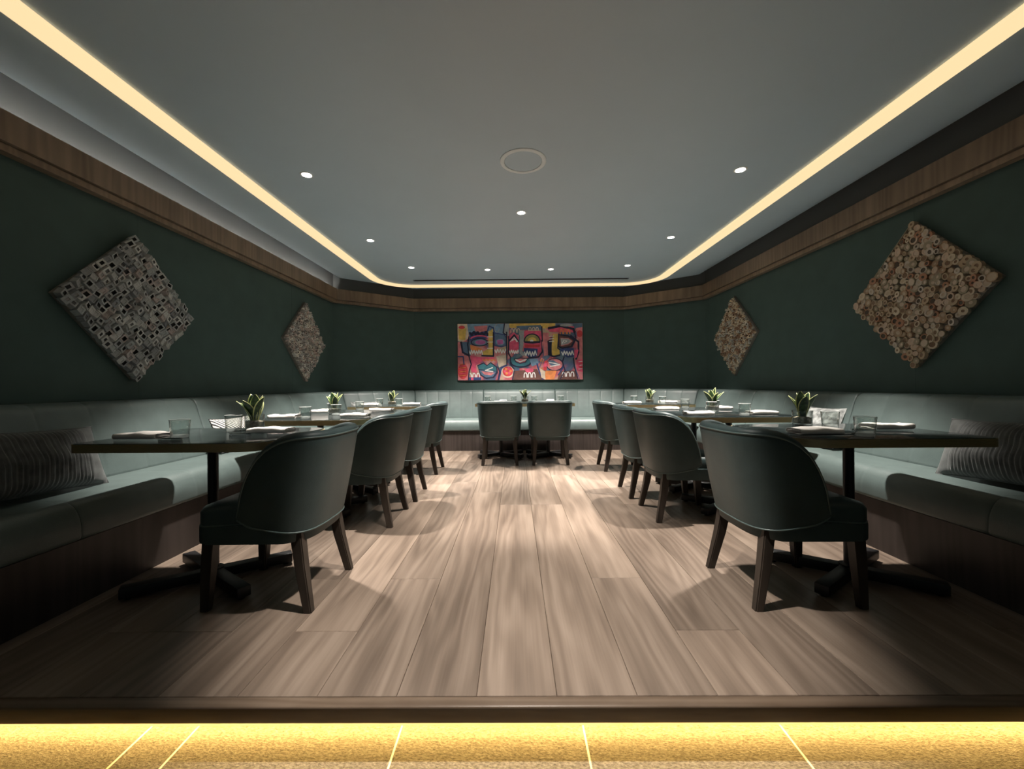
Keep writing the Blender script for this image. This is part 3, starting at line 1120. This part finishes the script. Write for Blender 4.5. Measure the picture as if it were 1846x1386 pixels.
for s, sn in ((-1, 'left'), (1, 'right')):
    tn1 = 'front %s table' % sn
    # front table for two; the setting lies at each diner's right hand
    yy_w = T1Y + s * 0.11 + (0.02 if s < 0 else -0.06)
    yy_a = T1Y - s * 0.09 - (0.08 if s > 0 else 0.03)
    place_napkin(s * 1.89, T1Y + s * 0.09 - 0.05, 0 if s < 0 else 180, 'folded white napkin on the wall side of the %s' % tn1)
    place_napkin(s * 1.385, T1Y - s * 0.10 - 0.04, 180 if s < 0 else 0, 'folded white napkin on the aisle side of the %s' % tn1)
    place_knife(s * 1.79, T1Y + s * 0.09 - 0.085, 180 if s < 0 else 0, 'steel knife by the wall side napkin of the %s' % tn1)
    place_knife(s * 1.47, T1Y - s * 0.10 - 0.075, 0 if s < 0 else 180, 'steel knife by the aisle side napkin of the %s' % tn1)
    if s < 0:
        place_glass(-1.725, 2.015, 'clear tumbler standing alone near the front edge of the front left table')
        place_glass(-1.655, 2.30, 'clear tumbler beside the plant on the front left table')
    else:
        place_glass(1.535, 1.895, 'clear tumbler standing alone near the front edge of the front right table')
        place_glass(1.655, 2.26, 'clear tumbler beside the plant on the front right table')
    make_plant(s * 1.60, 2.40, 'potted snake plant with dark leaves on the front %s table' % sn, 11 + s, 1.12, rz=s * 0.6 + 0.2)
    # long table
    tn2 = 'long %s table' % sn
    for (cy, wh) in ((3.28, 'near'), (3.95, 'far')):
        place_napkin(s * 1.87, cy + s * 0.03 - 0.06, 0 if s < 0 else 180, 'folded white napkin on the wall side %s end of the %s' % (wh, tn2))
        place_napkin(s * 1.36, cy - s * 0.04 - 0.02, 180 if s < 0 else 0, 'folded white napkin on the aisle side %s end of the %s' % (wh, tn2))
    place_glass(s * 1.69, 3.16, 'clear tumbler at the near end of the long %s table' % sn)
    place_glass(s * 1.60, 3.50, 'clear tumbler in front of the plant on the long %s table' % sn)
    place_glass(s * 1.76, 3.78, 'clear tumbler just behind the plant on the long %s table' % sn)
    place_glass(s * 1.64, 4.14, 'clear tumbler at the far end of the long %s table' % sn)
    make_plant(s * 1.675, 3.64, 'potted snake plant with yellow edged leaves on the long %s table' % sn, 31 + s * 3, 1.08, rz=1.1 * s)
    # far table
    tn3 = 'far small %s table' % sn
    place_napkin(s * 1.86, T3Y + s * 0.05, 0 if s < 0 else 180, 'folded white napkin on the wall side of the %s' % tn3)
    place_napkin(s * 1.38, T3Y - s * 0.05, 180 if s < 0 else 0, 'folded white napkin on the aisle side of the %s' % tn3)
    place_glass(s * 1.47, T3Y + (-0.20 if s < 0 else 0.17), 'clear tumbler on the aisle side of the %s' % tn3)
    place_glass(s * 1.74, T3Y - 0.10, 'clear tumbler on the wall side of the %s' % tn3)
    make_plant(s * 1.615, T3Y + 0.0, 'small potted snake plant on the far small %s table' % sn, 51 + s * 2, 0.98, rz=2.0 * s)
# back table
for gx, lab in ((-0.45, 'leftmost tumbler on the far centre table'), (-0.09, 'clear tumbler left of the plant on the far centre table'),
                (0.20, 'clear tumbler right of the plant on the far centre table'), (0.57, 'rightmost tumbler on the far centre table')):
    place_glass(gx, 5.74, lab)
make_plant(0.066, 5.66, 'small potted snake plant in the middle of the far centre table', 77, 0.98)
for nx, ny, f, lab in ((-0.30, 5.50, 90, 'folded white napkin before the left chair of the far centre table'), (0.40, 5.50, 90, 'folded white napkin before the right chair of the far centre table'),
                       (-0.24, 5.90, 90, 'folded white napkin on the bench side left of the far centre table'), (0.44, 5.90, 90, 'folded white napkin on the bench side right of the far centre table')):
    place_napkin(nx, ny, f, lab)

# ================================================================== PILLOWS
def pillow(name, label, loc, rot, w, h, th, mat, ribs=0, seed=1):
    """upright pillow; local x = length, z = height, y = thickness (front = -y)"""
    rn = random.Random(seed)
    NX, NZ = (110 if ribs else 36), 22
    vs, fs, uv = [], [], []
    def wob(a, b): return 0.006 * math.sin(a * 5 + seed) + 0.005 * math.sin(b * 7 + seed * 2)
    for side in (-1, 1):
        for i in range(NX + 1):
            for j in range(NZ + 1):
                a = -1 + 2 * i / NX; b = -1 + 2 * j / NZ
                ex = (1 - abs(a) ** 2.6) ; ez = (1 - abs(b) ** 2.6)
                t = th / 2 * (max(0, ex) ** 0.55) * (max(0, ez) ** 0.55)
                # edges pulled in between the corners
                x = a * w / 2 * (1 - 0.05 * (1 - b * b))
                z = b * h / 2 * (1 - 0.09 * (1 - a * a))
                if ribs and abs(a) < 0.74 and side == -1:
                    env = min(1, (0.74 - abs(a)) * 14)
                    t *= 1 + 0.0
                    t += env * 0.013 * (0.5 + 0.5 * math.cos(a * PI * ribs + 0.8 * math.sin(b * 2.2))) * max(0, ez) ** 0.4
                t += wob(a, b) * max(0, ex) * max(0, ez)
                vs.append((x, side * t, z))
                uv.append((i / NX, j / NZ))
    m = (NX + 1) * (NZ + 1)
    for side in (0, 1):
        for i in range(NX):
            for j in range(NZ):
                a = side * m + i * (NZ + 1) + j
                q = (a, a + NZ + 1, a + NZ + 2, a + 1)
                fs.append(q if side == 0 else tuple(reversed(q)))
    root = empty(name, loc)
    root.rotation_euler = rot
    tag(root, label, 'pillow', 'scatter pillows on the benches')
    o = mesh('cover', vs, fs, mat, root, True, uv=uv)
    # piped seam round the rim
    rim = []
    for k in range(60):
        s = k / 60 * 4
        if s < 1: a, b = -1 + 2 * s, -1
        elif s < 2: a, b = 1, -1 + 2 * (s - 1)
        elif s < 3: a, b = 1 - 2 * (s - 2), 1
        else: a, b = -1, 1 - 2 * (s - 3)
        rim.append((a * w / 2 * (1 - 0.05 * (1 - b * b)), 0, b * h / 2 * (1 - 0.09 * (1 - a * a))))
    v_, f_ = tube_data(rim, 0.0035, 6, True)
    mesh('seam', v_, f_, mat, root, True)
    return root
# benches: the back of the pillow leans on the back cushion
LEAN = R(20)
pillow('long_pillow', 'long ribbed grey velvet pillow on the bench by the front left table', (-2.375, 1.95, 0.645), (-LEAN, R(3), R(90)), 0.62, 0.33, 0.15, M['pillow_rib'], 30, 1)
pillow('long_pillow', 'long ribbed grey velvet pillow on the bench by the front right table', (2.375, 2.05, 0.645), (-LEAN, R(-3), R(-90)), 0.62, 0.33, 0.15, M['pillow_rib'], 30, 2)
pillow('striped_pillow', 'black and white striped pillow behind the front left table', (-2.40, 3.42, 0.615), (-LEAN, 0, R(90)), 0.50, 0.28, 0.13, M['pillow_stripe'], 0, 3)
pillow('grey_pillow', 'mottled grey pillow seen behind the plant of the front right table', (2.40, 3.36, 0.645), (-LEAN, 0, R(-90)), 0.44, 0.32, 0.13, M['pillow_grey'], 0, 4)
pillow('grey_pillow', 'mottled grey pillow in the far left corner of the benches', (-2.21, 5.93, 0.625), (-LEAN, 0, R(51)), 0.46, 0.30, 0.13, M['pillow_grey'], 0, 5)
pillow('grey_pillow', 'mottled grey pillow in the far right corner of the benches', (2.21, 5.93, 0.625), (-LEAN, 0, R(-51)), 0.46, 0.30, 0.13, M['pillow_grey'], 0, 6)

# ================================================================== WALL ART: four diamonds
A_SIDE = 0.725
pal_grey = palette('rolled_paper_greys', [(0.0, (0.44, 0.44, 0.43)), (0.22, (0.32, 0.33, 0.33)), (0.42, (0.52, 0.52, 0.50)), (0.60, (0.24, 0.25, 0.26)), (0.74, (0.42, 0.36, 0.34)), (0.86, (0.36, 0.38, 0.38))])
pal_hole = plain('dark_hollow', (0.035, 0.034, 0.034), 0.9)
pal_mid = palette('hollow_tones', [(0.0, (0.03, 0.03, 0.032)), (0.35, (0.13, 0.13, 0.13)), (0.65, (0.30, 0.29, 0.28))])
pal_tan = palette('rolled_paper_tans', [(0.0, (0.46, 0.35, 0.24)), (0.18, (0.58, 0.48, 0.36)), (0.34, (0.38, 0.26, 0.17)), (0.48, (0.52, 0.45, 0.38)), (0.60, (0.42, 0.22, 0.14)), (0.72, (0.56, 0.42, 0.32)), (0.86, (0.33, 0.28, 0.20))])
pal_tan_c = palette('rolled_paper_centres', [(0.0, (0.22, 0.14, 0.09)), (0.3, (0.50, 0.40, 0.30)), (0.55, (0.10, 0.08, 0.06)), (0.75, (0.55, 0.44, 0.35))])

def ring_piece(sides, outer_r, inner_r, depth, recess, rot=0.0):
    """a short tube: outer wall, rim, inner wall, floor (axis +z, base at 0)"""
    vs, fs, mi = [], [], []
    n = sides
    for (r, z) in ((outer_r, 0.0), (outer_r, depth), (inner_r, depth), (inner_r * 0.92, depth - recess)):
        for k in range(n):
            a = rot + 2 * PI * k / n
            vs.append((r * math.cos(a), r * math.sin(a), z))
    for i in range(3):
        for k in range(n):
            k2 = (k + 1) % n
            fs.append((i * n + k, i * n + k2, (i + 1) * n + k2, (i + 1) * n + k))
            mi.append(1 if i == 2 else 0)
    fs.append(tuple(3 * n + k for k in range(n)))
    mi.append(1)
    return vs, fs, mi

def piece_mesh(name, data, mats):
    vs, fs, mi = data
    me = bpy.data.meshes.new(name)
    me.from_pydata(vs, [], fs)
    for m in mats: me.materials.append(m)
    me.polygons.foreach_set('material_index', mi)
    return me

def art_root(name, label, side, yc, zc):
    """local frame: x,y in the picture plane, z out of the wall"""
    e = bpy.data.objects.new(name, None)
    link(e)
    x = side * W
    if side < 0:
        m = Matrix(((0, 0, 1), (1, 0, 0), (0, 1, 0)))     # local x -> +Y, y -> +Z, z -> +X
    else:
        m = Matrix(((0, 0, -1), (-1, 0, 0), (0, 1, 0)))   # x -> -Y, y -> Z, z -> -X
    mw = m.to_4x4()
    mw.translation = Vector((x, yc, zc))
    e.matrix_world = mw @ Matrix.Rotation(R(45), 4, 'Z')
    tag(e, label, 'wall art', 'diamond reliefs on the side walls')
    return e

rr_ = random.Random(5)
# --- big left diamond: rows of folded square rolls
art = art_root('diamond_relief', 'large diamond wall relief of grey square paper rolls on the left wall', -1, 2.86, 1.555)
bd = boxobj('backing_board', -A_SIDE / 2 + .008, A_SIDE / 2 - .008, -A_SIDE / 2 + .008, A_SIDE / 2 - .008, 0.001, 0.028, M['board'], art)
ncol, nrow = 13, 17
variants = []
for k in range(12):
    inner_ = rr_.choice([0.42, 0.5, 0.6, 0.72])
    closed = k % 3 != 0
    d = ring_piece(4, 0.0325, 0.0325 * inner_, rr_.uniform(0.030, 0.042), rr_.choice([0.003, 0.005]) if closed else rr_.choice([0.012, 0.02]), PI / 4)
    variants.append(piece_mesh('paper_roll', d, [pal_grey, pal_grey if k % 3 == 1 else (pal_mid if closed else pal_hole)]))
for i in range(ncol):
    for j in range(nrow):
        px = (i + .5) / ncol * A_SIDE - A_SIDE / 2
        py = (j + .5) / nrow * A_SIDE - A_SIDE / 2
        o = bpy.data.objects.new('paper_roll', rr_.choice(variants))
        o.location = (px + rr_.uniform(-.003, .003), py + rr_.uniform(-.003, .003), 0.026 + rr_.uniform(-0.004, 0.006))
        o.rotation_euler = (rr_.uniform(-.38, .38), rr_.uniform(-.38, .38), rr_.uniform(-.14, .14))
        sx_ = (A_SIDE / ncol) / 0.0460 * rr_.uniform(0.88, 1.03)
        sy_ = (A_SIDE / nrow) / 0.0460 * rr_.uniform(0.88, 1.03)
        o.scale = (sx_, sy_, rr_.uniform(0.8, 1.15))
        link(o, art)

def pack(n, rmin, rmax, rng, tries=9000):
    pts = []
    half = A_SIDE / 2
    for k in range(tries):
        f = k / tries
        r = rng.uniform(rmin, rmax) if f < 0.45 else rng.uniform(rmin, rmin + (rmax - rmin) * max(0.05, 0.6 * (1 - f)))
        x, y = rng.uniform(-half + r, half - r), rng.uniform(-half + r, half - r)
        ok = True
        for (a, b, c) in pts:
            if (a - x) ** 2 + (b - y) ** 2 < (0.86 * (c + r)) ** 2:
                ok = False; break
        if ok:
            pts.append((x, y, r))
            if len(pts) >= n: break
    return pts
# --- big right diamond: coiled paper discs
art = art_root('diamond_relief', 'large diamond wall relief of beige coiled paper discs on the right wall', 1, 2.895, 1.605)
boxobj('backing_board', -A_SIDE / 2 + .004, A_SIDE / 2 - .004, -A_SIDE / 2 + .004, A_SIDE / 2 - .004, 0.001, 0.030, M['board'], art)
boxobj('rim', -A_SIDE / 2, A_SIDE / 2, A_SIDE / 2 - .004, A_SIDE / 2, 0.001, 0.050, pal_tan, art)
dv = []
for k in range(7):
    d = ring_piece(9, 1.0, rr_.choice([0.35, 0.5, 0.62, 0.8, 0.45]), 1.0, rr_.choice([0.12, 0.25, 0.06]), rr_.uniform(0, 1))
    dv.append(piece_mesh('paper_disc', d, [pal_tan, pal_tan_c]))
P = []
for j in range(18):
    for i in range(16):
        r = rr_.choice([0.018, 0.020, 0.022, 0.024, 0.027, 0.031])
        lim = A_SIDE / 2 - 0.017
        x = ((i + 0.3 + 0.4 * (j % 2)) / 15.7 - 0.5) * A_SIDE + rr_.uniform(-.006, .006)
        y = ((j + 0.5) / 18 - 0.5) * A_SIDE + rr_.uniform(-.006, .006)
        P.append((max(-lim, min(lim, x)), max(-lim, min(lim, y)), r))
for (x, y, r) in P:
    o = bpy.data.objects.new('paper_disc', rr_.choice(dv))
    o.location = (x, y, 0.028)
    o.rotation_euler = (rr_.uniform(-.18, .18), rr_.uniform(-.18, .18), rr_.uniform(0, 6))
    o.scale = (r, r, rr_.uniform(0.014, 0.030))
    link(o, art)

def joined_art(label, side, yc, zc, mats, count, rmin, rmax, sides):
    art = art_root('diamond_relief', label, side, yc, zc)
    boxobj('backing_board', -A_SIDE / 2 + .004, A_SIDE / 2 - .004, -A_SIDE / 2 + .004, A_SIDE / 2 - .004, 0.001, 0.030, M['board'], art)
    vs, fs, mi = [], [], []
    for (x, y, r) in pack(count, rmin, rmax, rr_, 7000):
        sd = rr_.choice(sides)
        v, f, m_ = ring_piece(sd, r, r * rr_.choice([0.3, 0.5, 0.65]), rr_.uniform(0.014, 0.038), 0.008, rr_.uniform(0, 3))
        rot = Matrix.Rotation(rr_.uniform(-.3, .3), 3, 'X') @ Matrix.Rotation(rr_.uniform(-.3, .3), 3, 'Y')
        b0 = len(vs)
        vs += [rot @ Vector(q) + Vector((x, y, 0.027)) for q in v]
        fs += [tuple(b0 + i for i in ff) for ff in f]
        c = rr_.randrange(len(mats) - 1)
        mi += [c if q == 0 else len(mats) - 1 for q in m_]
    o = mesh('paper_rolls', vs, fs, mats, art, mi=mi)
    tag(o, kind='stuff')
    return art
def flatc(name, c): return plain(name, c, 0.8, var=0.25, scale=60.0, spec=0.3)
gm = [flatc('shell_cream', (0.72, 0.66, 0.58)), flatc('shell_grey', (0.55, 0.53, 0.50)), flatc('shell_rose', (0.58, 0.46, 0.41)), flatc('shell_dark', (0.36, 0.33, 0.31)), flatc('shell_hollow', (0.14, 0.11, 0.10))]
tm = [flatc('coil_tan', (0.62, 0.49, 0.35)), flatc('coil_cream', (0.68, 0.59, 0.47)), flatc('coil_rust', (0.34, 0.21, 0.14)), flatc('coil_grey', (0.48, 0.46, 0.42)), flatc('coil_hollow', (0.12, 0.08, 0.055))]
joined_art('smaller looking diamond relief of pale curled pieces, far along the left wall', -1, 5.23, 1.565, gm, 420, 0.013, 0.024, [5, 6, 7])
joined_art('smaller looking diamond relief of tan coiled discs, far along the right wall', 1, 5.28, 1.600, tm, 420, 0.013, 0.024, [8, 9])

# ================================================================== PAINTING
PWD, PHT = 2.09, 0.945
pt = empty('painting', (0.022, YB - 0.001, 1.075))
tag(pt, 'wide colourful abstract painting of three masked faces on the back wall', 'painting')
def canvas_mat():
    m, t, b = nt('mottled_canvas')
    tc = N(t, 'ShaderNodeTexCoord')
    nz = N(t, 'ShaderNodeTexNoise', Scale=3.2, Detail=4.0, Distortion=0.8)
    t.links.new(tc.outputs['Object'], nz.inputs['Vector'])
    rp = ramp(t, [(0.32, (0.16, 0.24, 0.28)), (0.43, (0.10, 0.14, 0.26)), (0.49, (0.64, 0.14, 0.17)), (0.56, (0.74, 0.34, 0.34)), (0.64, (0.60, 0.48, 0.30)), (0.72, (0.16, 0.24, 0.36))])
    t.links.new(nz.outputs['Fac'], rp.inputs[0])
    t.links.new(rp.outputs[0], b.inputs['Base Color'])
    b.inputs['Roughness'].default_value = 0.6
    return m
boxobj('canvas', -PWD / 2, PWD / 2, -0.035, -0.002, 0, PHT, canvas_mat(), pt, 0.002)
PCOL = {'pink': (0.76, 0.10, 0.20), 'rose': (0.68, 0.22, 0.24), 'red': (0.62, 0.05, 0.06), 'orange': (0.75, 0.25, 0.08), 'yellow': (0.74, 0.50, 0.12),
        'teal': (0.05, 0.20, 0.25), 'slate': (0.10, 0.17, 0.27), 'blue': (0.035, 0.06, 0.20), 'navy': (0.012, 0.015, 0.05), 'mag': (0.50, 0.13, 0.36),
        'white': (0.92, 0.90, 0.86), 'cream': (0.68, 0.56, 0.44), 'grey': (0.36, 0.38, 0.40), 'brown': (0.14, 0.06, 0.05), 'olive': (0.32, 0.29, 0.10), 'sky': (0.20, 0.33, 0.48)}
PM = {k: plain('paint_' + k, c, 0.55, var=0.22, scale=14.0) for k, c in PCOL.items()}
PK = list(PM)
pvs, pfs, pmi = [], [], []
layer = [0]
def P2(x, y):
    return ((x - 165.0) / 1475.0 * PWD - PWD / 2, PHT - (y - 90.0) / 655.0 * PHT)
def paint(pts, col):
    layer[0] += 1
    yv = -0.0356 - layer[0] * 0.00003
    q = [P2(min(1638, max(167, x)), min(743, max(92, y))) for x, y in pts]
    tri = tessellate_polygon([[Vector((a, b, 0)) for a, b in q]])
    b0 = len(pvs)
    pvs.extend((a, yv, b) for a, b in q)
    for t in tri:
        pfs.append(tuple(b0 + i for i in t)); pmi.append(PK.index(col))
def ell(cx, cy, rx, ry, col, n=20, a0=0, a1=360):
    paint([(cx + rx * math.cos(R(a0 + (a1 - a0) * k / n)), cy + ry * math.sin(R(a0 + (a1 - a0) * k / n))) for k in range(n if a1 - a0 == 360 else n + 1)], col)
def stroke(pts, w, col):
    if col in ('navy', 'blue'): w = w * 1.5
    for (a, b) in zip(pts[:-1], pts[1:]):
        d = Vector(b) - Vector(a)
        if d.length < 1e-6: continue
        n_ = Vector((-d.y, d.x)).normalized() * w / 2
        e = d.normalized() * w * 0.3
        A, B = Vector(a) - e, Vector(b) + e
        paint([tuple(A + n_), tuple(B + n_), tuple(B - n_), tuple(A - n_)], col)
def arc(cx, cy, rx, ry, a0, a1, w, col, n=12):
    stroke([(cx + rx * math.cos(R(a0 + (a1 - a0) * k / n)), cy + ry * math.sin(R(a0 + (a1 - a0) * k / n))) for k in range(n + 1)], w, col)
def zig(x0, x1, y, amp, n, w, col):
    stroke([(x0 + (x1 - x0) * k / n, y + (amp if k % 2 else -amp) * (0.6 + 0.4 * ((k * 7) % 3) / 2)) for k in range(n + 1)], w, col)
def humps(x, y, n, w, h, sw, col):
    for k in range(n):
        cx = x + w * (k + .5)
        stroke([(cx - w * .36, y), (cx - w * .34, y - h * .6), (cx - w * .16, y - h), (cx + w * .16, y - h), (cx + w * .34, y - h * .6), (cx + w * .36, y)], sw, col)
# ground patches
paint([(165, 90), (300, 90), (290, 260), (220, 300), (165, 290)], 'cream')
paint([(175, 150), (270, 140), (255, 280), (180, 270)], 'yellow')
paint([(165, 300), (300, 290), (310, 520), (300, 745), (165, 745)], 'rose')
ell(225, 640, 60, 90, 'red')
ell(215, 130, 38, 20, 'red')
paint([(280, 90), (720, 90), (720, 230), (300, 240)], 'sky')
paint([(360, 120), (520, 110), (510, 190), (380, 200)], 'rose')
paint([(775, 90), (1320, 90), (1310, 132), (1200, 150), (780, 140)], 'yellow')
paint([(860, 120), (1150, 110), (1160, 165), (870, 165)], 'slate')
paint([(1320, 90), (1640, 90), (1640, 160), (1330, 170)], 'slate')
paint([(1560, 150), (1640, 140), (1640, 745), (1560, 740), (1540, 500), (1590, 300)], 'rose')
ell(1605, 215, 34, 40, 'red')
paint([(1560, 520), (1640, 510), (1640, 660), (1570, 640)], 'pink')
paint([(720, 90), (775, 90), (770, 230), (700, 240)], 'grey')
# left face
paint([(205, 300), (330, 300), (320, 470), (240, 450)], 'slate')
stroke([(205, 300), (225, 420), (300, 460)], 14, 'navy')
paint([(300, 200), (360, 175), (420, 190), (520, 170), (530, 260), (320, 300)], 'blue')
zig(310, 525, 205, 22, 9, 16, 'navy')
arc(430, 270, 110, 40, 195, 345, 16, 'pink')
ell(425, 305, 105, 48, 'navy'); ell(425, 305, 92, 38, 'slate'); ell(432, 305, 70, 33, 'sky'); ell(435, 305, 62, 26, 'mag')
paint([(310, 330), (450, 380), (460, 400), (320, 400)], 'orange')
paint([(530, 180), (585, 150), (585, 465), (455, 460), (455, 420), (530, 380)], 'yellow')
stroke([(590, 190), (588, 465), (450, 460)], 12, 'navy')
for yy in (243, 303, 375): stroke([(515, yy), (580, yy)], 9, 'white')
ell(640, 150, 36, 55, 'sky'); arc(630, 145, 28, 45, 0, 270, 8, 'grey')
paint([(600, 190), (720, 215), (745, 250), (745, 350), (680, 365), (600, 350)], 'blue')
paint([(608, 205), (715, 225), (738, 255), (735, 345), (680, 355), (608, 340)], 'slate')
ell(668, 305, 52, 38, 'sky'); paint([(628, 280), (700, 275), (705, 325), (640, 335)], 'mag')
zig(300, 460, 420, 26, 11, 12, 'white')
zig(605, 750, 410, 24, 9, 12, 'white')
paint([(310, 455), (450, 480), (600, 480), (600, 500), (480, 510), (330, 600)], 'pink')
paint([(620, 470), (745, 450), (745, 560), (650, 600)], 'cream')
stroke([(745, 190), (745, 640)], 10, 'navy')
zig(460, 610, 510, 12, 7, 14, 'orange')
paint([(395, 570), (470, 540), (510, 570), (555, 535), (630, 590), (640, 660), (590, 720), (500, 730), (430, 690)], 'navy')
paint([(408, 578), (470, 552), (510, 582), (552, 548), (618, 595), (622, 640), (410, 615)], 'teal')
paint([(415, 625), (620, 645), (580, 705), (500, 715), (440, 680)], 'slate')
paint([(440, 640), (600, 660), (560, 690), (480, 680)], 'rose')
stroke([(575, 600), (490, 632), (580, 645)], 12, 'white')
humps(285, 715, 3, 48, 50, 10, 'white')
paint([(300, 560), (380, 570), (390, 650), (330, 655)], 'pink')
paint([(290, 710), (440, 710), (440, 745), (290, 745)], 'blue'); paint([(320, 715), (350, 712), (350, 745), (320, 745)], 'pink')
ell(755, 650, 76, 70, 'cream'); ell(755, 645, 62, 58, 'red'); 
for k in range(6):
    ell(755 + 32 * math.cos(k), 640 + 30 * math.sin(k * 1.0), 16, 16, 'pink' if k % 2 else 'orange')
stroke([(650, 745), (680, 600), (745, 575)], 12, 'blue')
# middle face
humps(790, 195, 3, 38, 45, 9, 'cream'); humps(1000, 185, 3, 42, 48, 9, 'cream')
paint([(770, 240), (830, 190), (890, 250), (895, 440), (775, 440)], 'pink')
stroke([(775, 290), (835, 225), (885, 300)], 12, 'navy'); stroke([(790, 300), (835, 250), (875, 300)], 9, 'white')
stroke([(812, 290), (840, 268), (865, 305)], 8, 'white')
paint([(890, 170), (960, 170), (930, 420), (985, 460), (900, 470), (890, 330)], 'grey')
zig(775, 890, 420, 22, 9, 12, 'white')
paint([(950, 180), (1150, 180), (1165, 300), (1150, 430), (950, 400)], 'pink')
ell(1045, 300, 100, 92, 'navy', 20, 180, 360); ell(1045, 298, 86, 76, 'olive', 20, 180, 360); ell(1045, 296, 52, 44, 'yellow', 16, 180, 360); ell(1040, 293, 22, 13, 'white')
paint([(945, 300), (1145, 300), (1140, 318), (1050, 326), (955, 318)], 'navy')
paint([(955, 335), (1140, 340), (1130, 365), (960, 370)], 'red')
paint([(945, 375), (1110, 385), (1105, 470), (1010, 490), (950, 440)], 'blue')
zig(955, 1095, 440, 30, 9, 13, 'white')
stroke([(1160, 290), (1165, 420), (1120, 480), (1000, 495)], 12, 'navy')
paint([(780, 480), (1000, 500), (1030, 540), (980, 600), (860, 610), (790, 560)], 'teal')
arc(910, 540, 118, 55, 0, 180, 12, 'navy')
paint([(825, 500), (910, 487), (995, 495), (970, 545), (900, 560), (850, 540)], 'navy')
paint([(838, 507), (910, 497), (980, 502), (960, 535), (900, 548), (858, 532)], 'rose')
stroke([(850, 510), (900, 535), (975, 508)], 13, 'white')
paint([(1010, 500), (1110, 500), (1120, 560), (1040, 590)], 'sky')
paint([(830, 640), (1100, 620), (1165, 745), (810, 745)], 'brown')
ell(1010, 635, 50, 25, 'pink'); humps(940, 715, 3, 48, 52, 10, 'white')
stroke([(1100, 560), (1130, 660), (1170, 745)], 12, 'blue')
# right face
paint([(1160, 200), (1240, 200), (1240, 460), (1180, 470), (1160, 350)], 'rose')
paint([(1240, 130), (1540, 130), (1540, 200), (1250, 190)], 'pink')
stroke([(1240, 150), (1380, 125), (1530, 160), (1545, 195)], 18, 'navy')
humps(1370, 215, 3, 42, 50, 11, 'orange')
ell(1450, 115, 80, 16, 'grey')
paint([(1290, 215), (1345, 215), (1370, 460), (1280, 465), (1270, 400)], 'yellow')
paint([(1235, 290), (1275, 290), (1275, 465), (1240, 455)], 'navy')
stroke([(1235, 300), (1240, 455), (1300, 478), (1370, 460)], 12, 'navy')
for yy in (245, 275, 305): stroke([(1245, yy), (1300, yy - 6)], 8, 'white')
paint([(1350, 215), (1480, 235), (1560, 290), (1520, 370), (1400, 390), (1345, 370)], 'navy')
paint([(1365, 232), (1470, 250), (1535, 295), (1500, 355), (1400, 372), (1362, 355)], 'brown')
paint([(1380, 265), (1470, 270), (1515, 300), (1470, 335), (1385, 350)], 'grey')
stroke([(1380, 265), (1470, 270), (1515, 300), (1470, 335), (1385, 352)], 8, 'rose')
stroke([(1400, 325), (1420, 288), (1455, 300), (1425, 318)], 8, 'white')
paint([(1370, 390), (1535, 380), (1530, 480), (1460, 490), (1390, 450)], 'blue')
zig(1392, 1530, 440, 26, 9, 13, 'white')
stroke([(1500, 240), (1590, 310), (1590, 430), (1560, 510)], 14, 'navy')
paint([(1540, 400), (1590, 400), (1570, 490), (1540, 500)], 'pink')
ell(1310, 570, 105, 75, 'navy'); ell(1308, 570, 92, 64, 'rose'); paint([(1230, 520), (1290, 520), (1365, 565), (1290, 590), (1250, 570)], 'slate')
stroke([(1245, 545), (1300, 555), (1370, 572), (1255, 592)], 12, 'white')
for k in range(9):
    ell(1180 + 30 * math.cos(k * 1.7), 570 + 58 * math.sin(k * 0.9), 22, 22, ['red', 'rose', 'orange', 'pink'][k % 4])
paint([(1200, 640), (1330, 640), (1300, 745), (1190, 745)], 'orange')
paint([(1130, 600), (1190, 650), (1200, 745), (1150, 720)], 'cream')
paint([(1370, 650), (1560, 640), (1570, 745), (1340, 745)], 'brown')
humps(1390, 708, 3, 50, 50, 10, 'white')
stroke([(1540, 560), (1560, 640), (1600, 745)], 10, 'slate')
stroke([(1400, 520), (1410, 600), (1350, 690)], 10, 'blue')
for k in range(7): stroke([(1590 + 12 * (k % 2), 540 + 14 * k), (1632, 536 + 14 * k)], 6, 'white' if k % 3 == 0 else 'red')
for k in range(7): stroke([(180, 560 + 22 * k), (260, 552 + 22 * k)], 6, 'pink' if k % 2 else 'orange')
for pth, cc in (([(300, 240), (285, 330), (300, 470), (325, 560), (300, 640), (290, 745)], 'navy'), ([(520, 175), (540, 120), (590, 140), (600, 200)], 'blue'),
                ([(720, 95), (705, 200), (740, 225)], 'navy'), ([(770, 240), (765, 440), (790, 480), (785, 560), (830, 620)], 'navy'), ([(895, 230), (890, 440), (930, 480)], 'slate'),
                ([(1160, 130), (1165, 300)], 'navy'), ([(1170, 350), (1180, 480), (1130, 600)], 'slate'), ([(1360, 215), (1345, 380), (1370, 400)], 'navy'),
                ([(1545, 200), (1560, 270)], 'navy'), ([(1420, 480), (1400, 540), (1430, 640), (1370, 745)], 'navy'), ([(1530, 500), (1540, 600), (1580, 745)], 'navy'),
                ([(830, 640), (810, 745)], 'navy'), ([(640, 590), (660, 650), (640, 745)], 'navy'), ([(165, 470), (230, 470), (240, 560)], 'blue')):
    stroke(pth, 9, cc)
mesh('painted_faces', pvs, pfs, [PM[k] for k in PK], pt, mi=pmi)

bpy.context.view_layer.update()
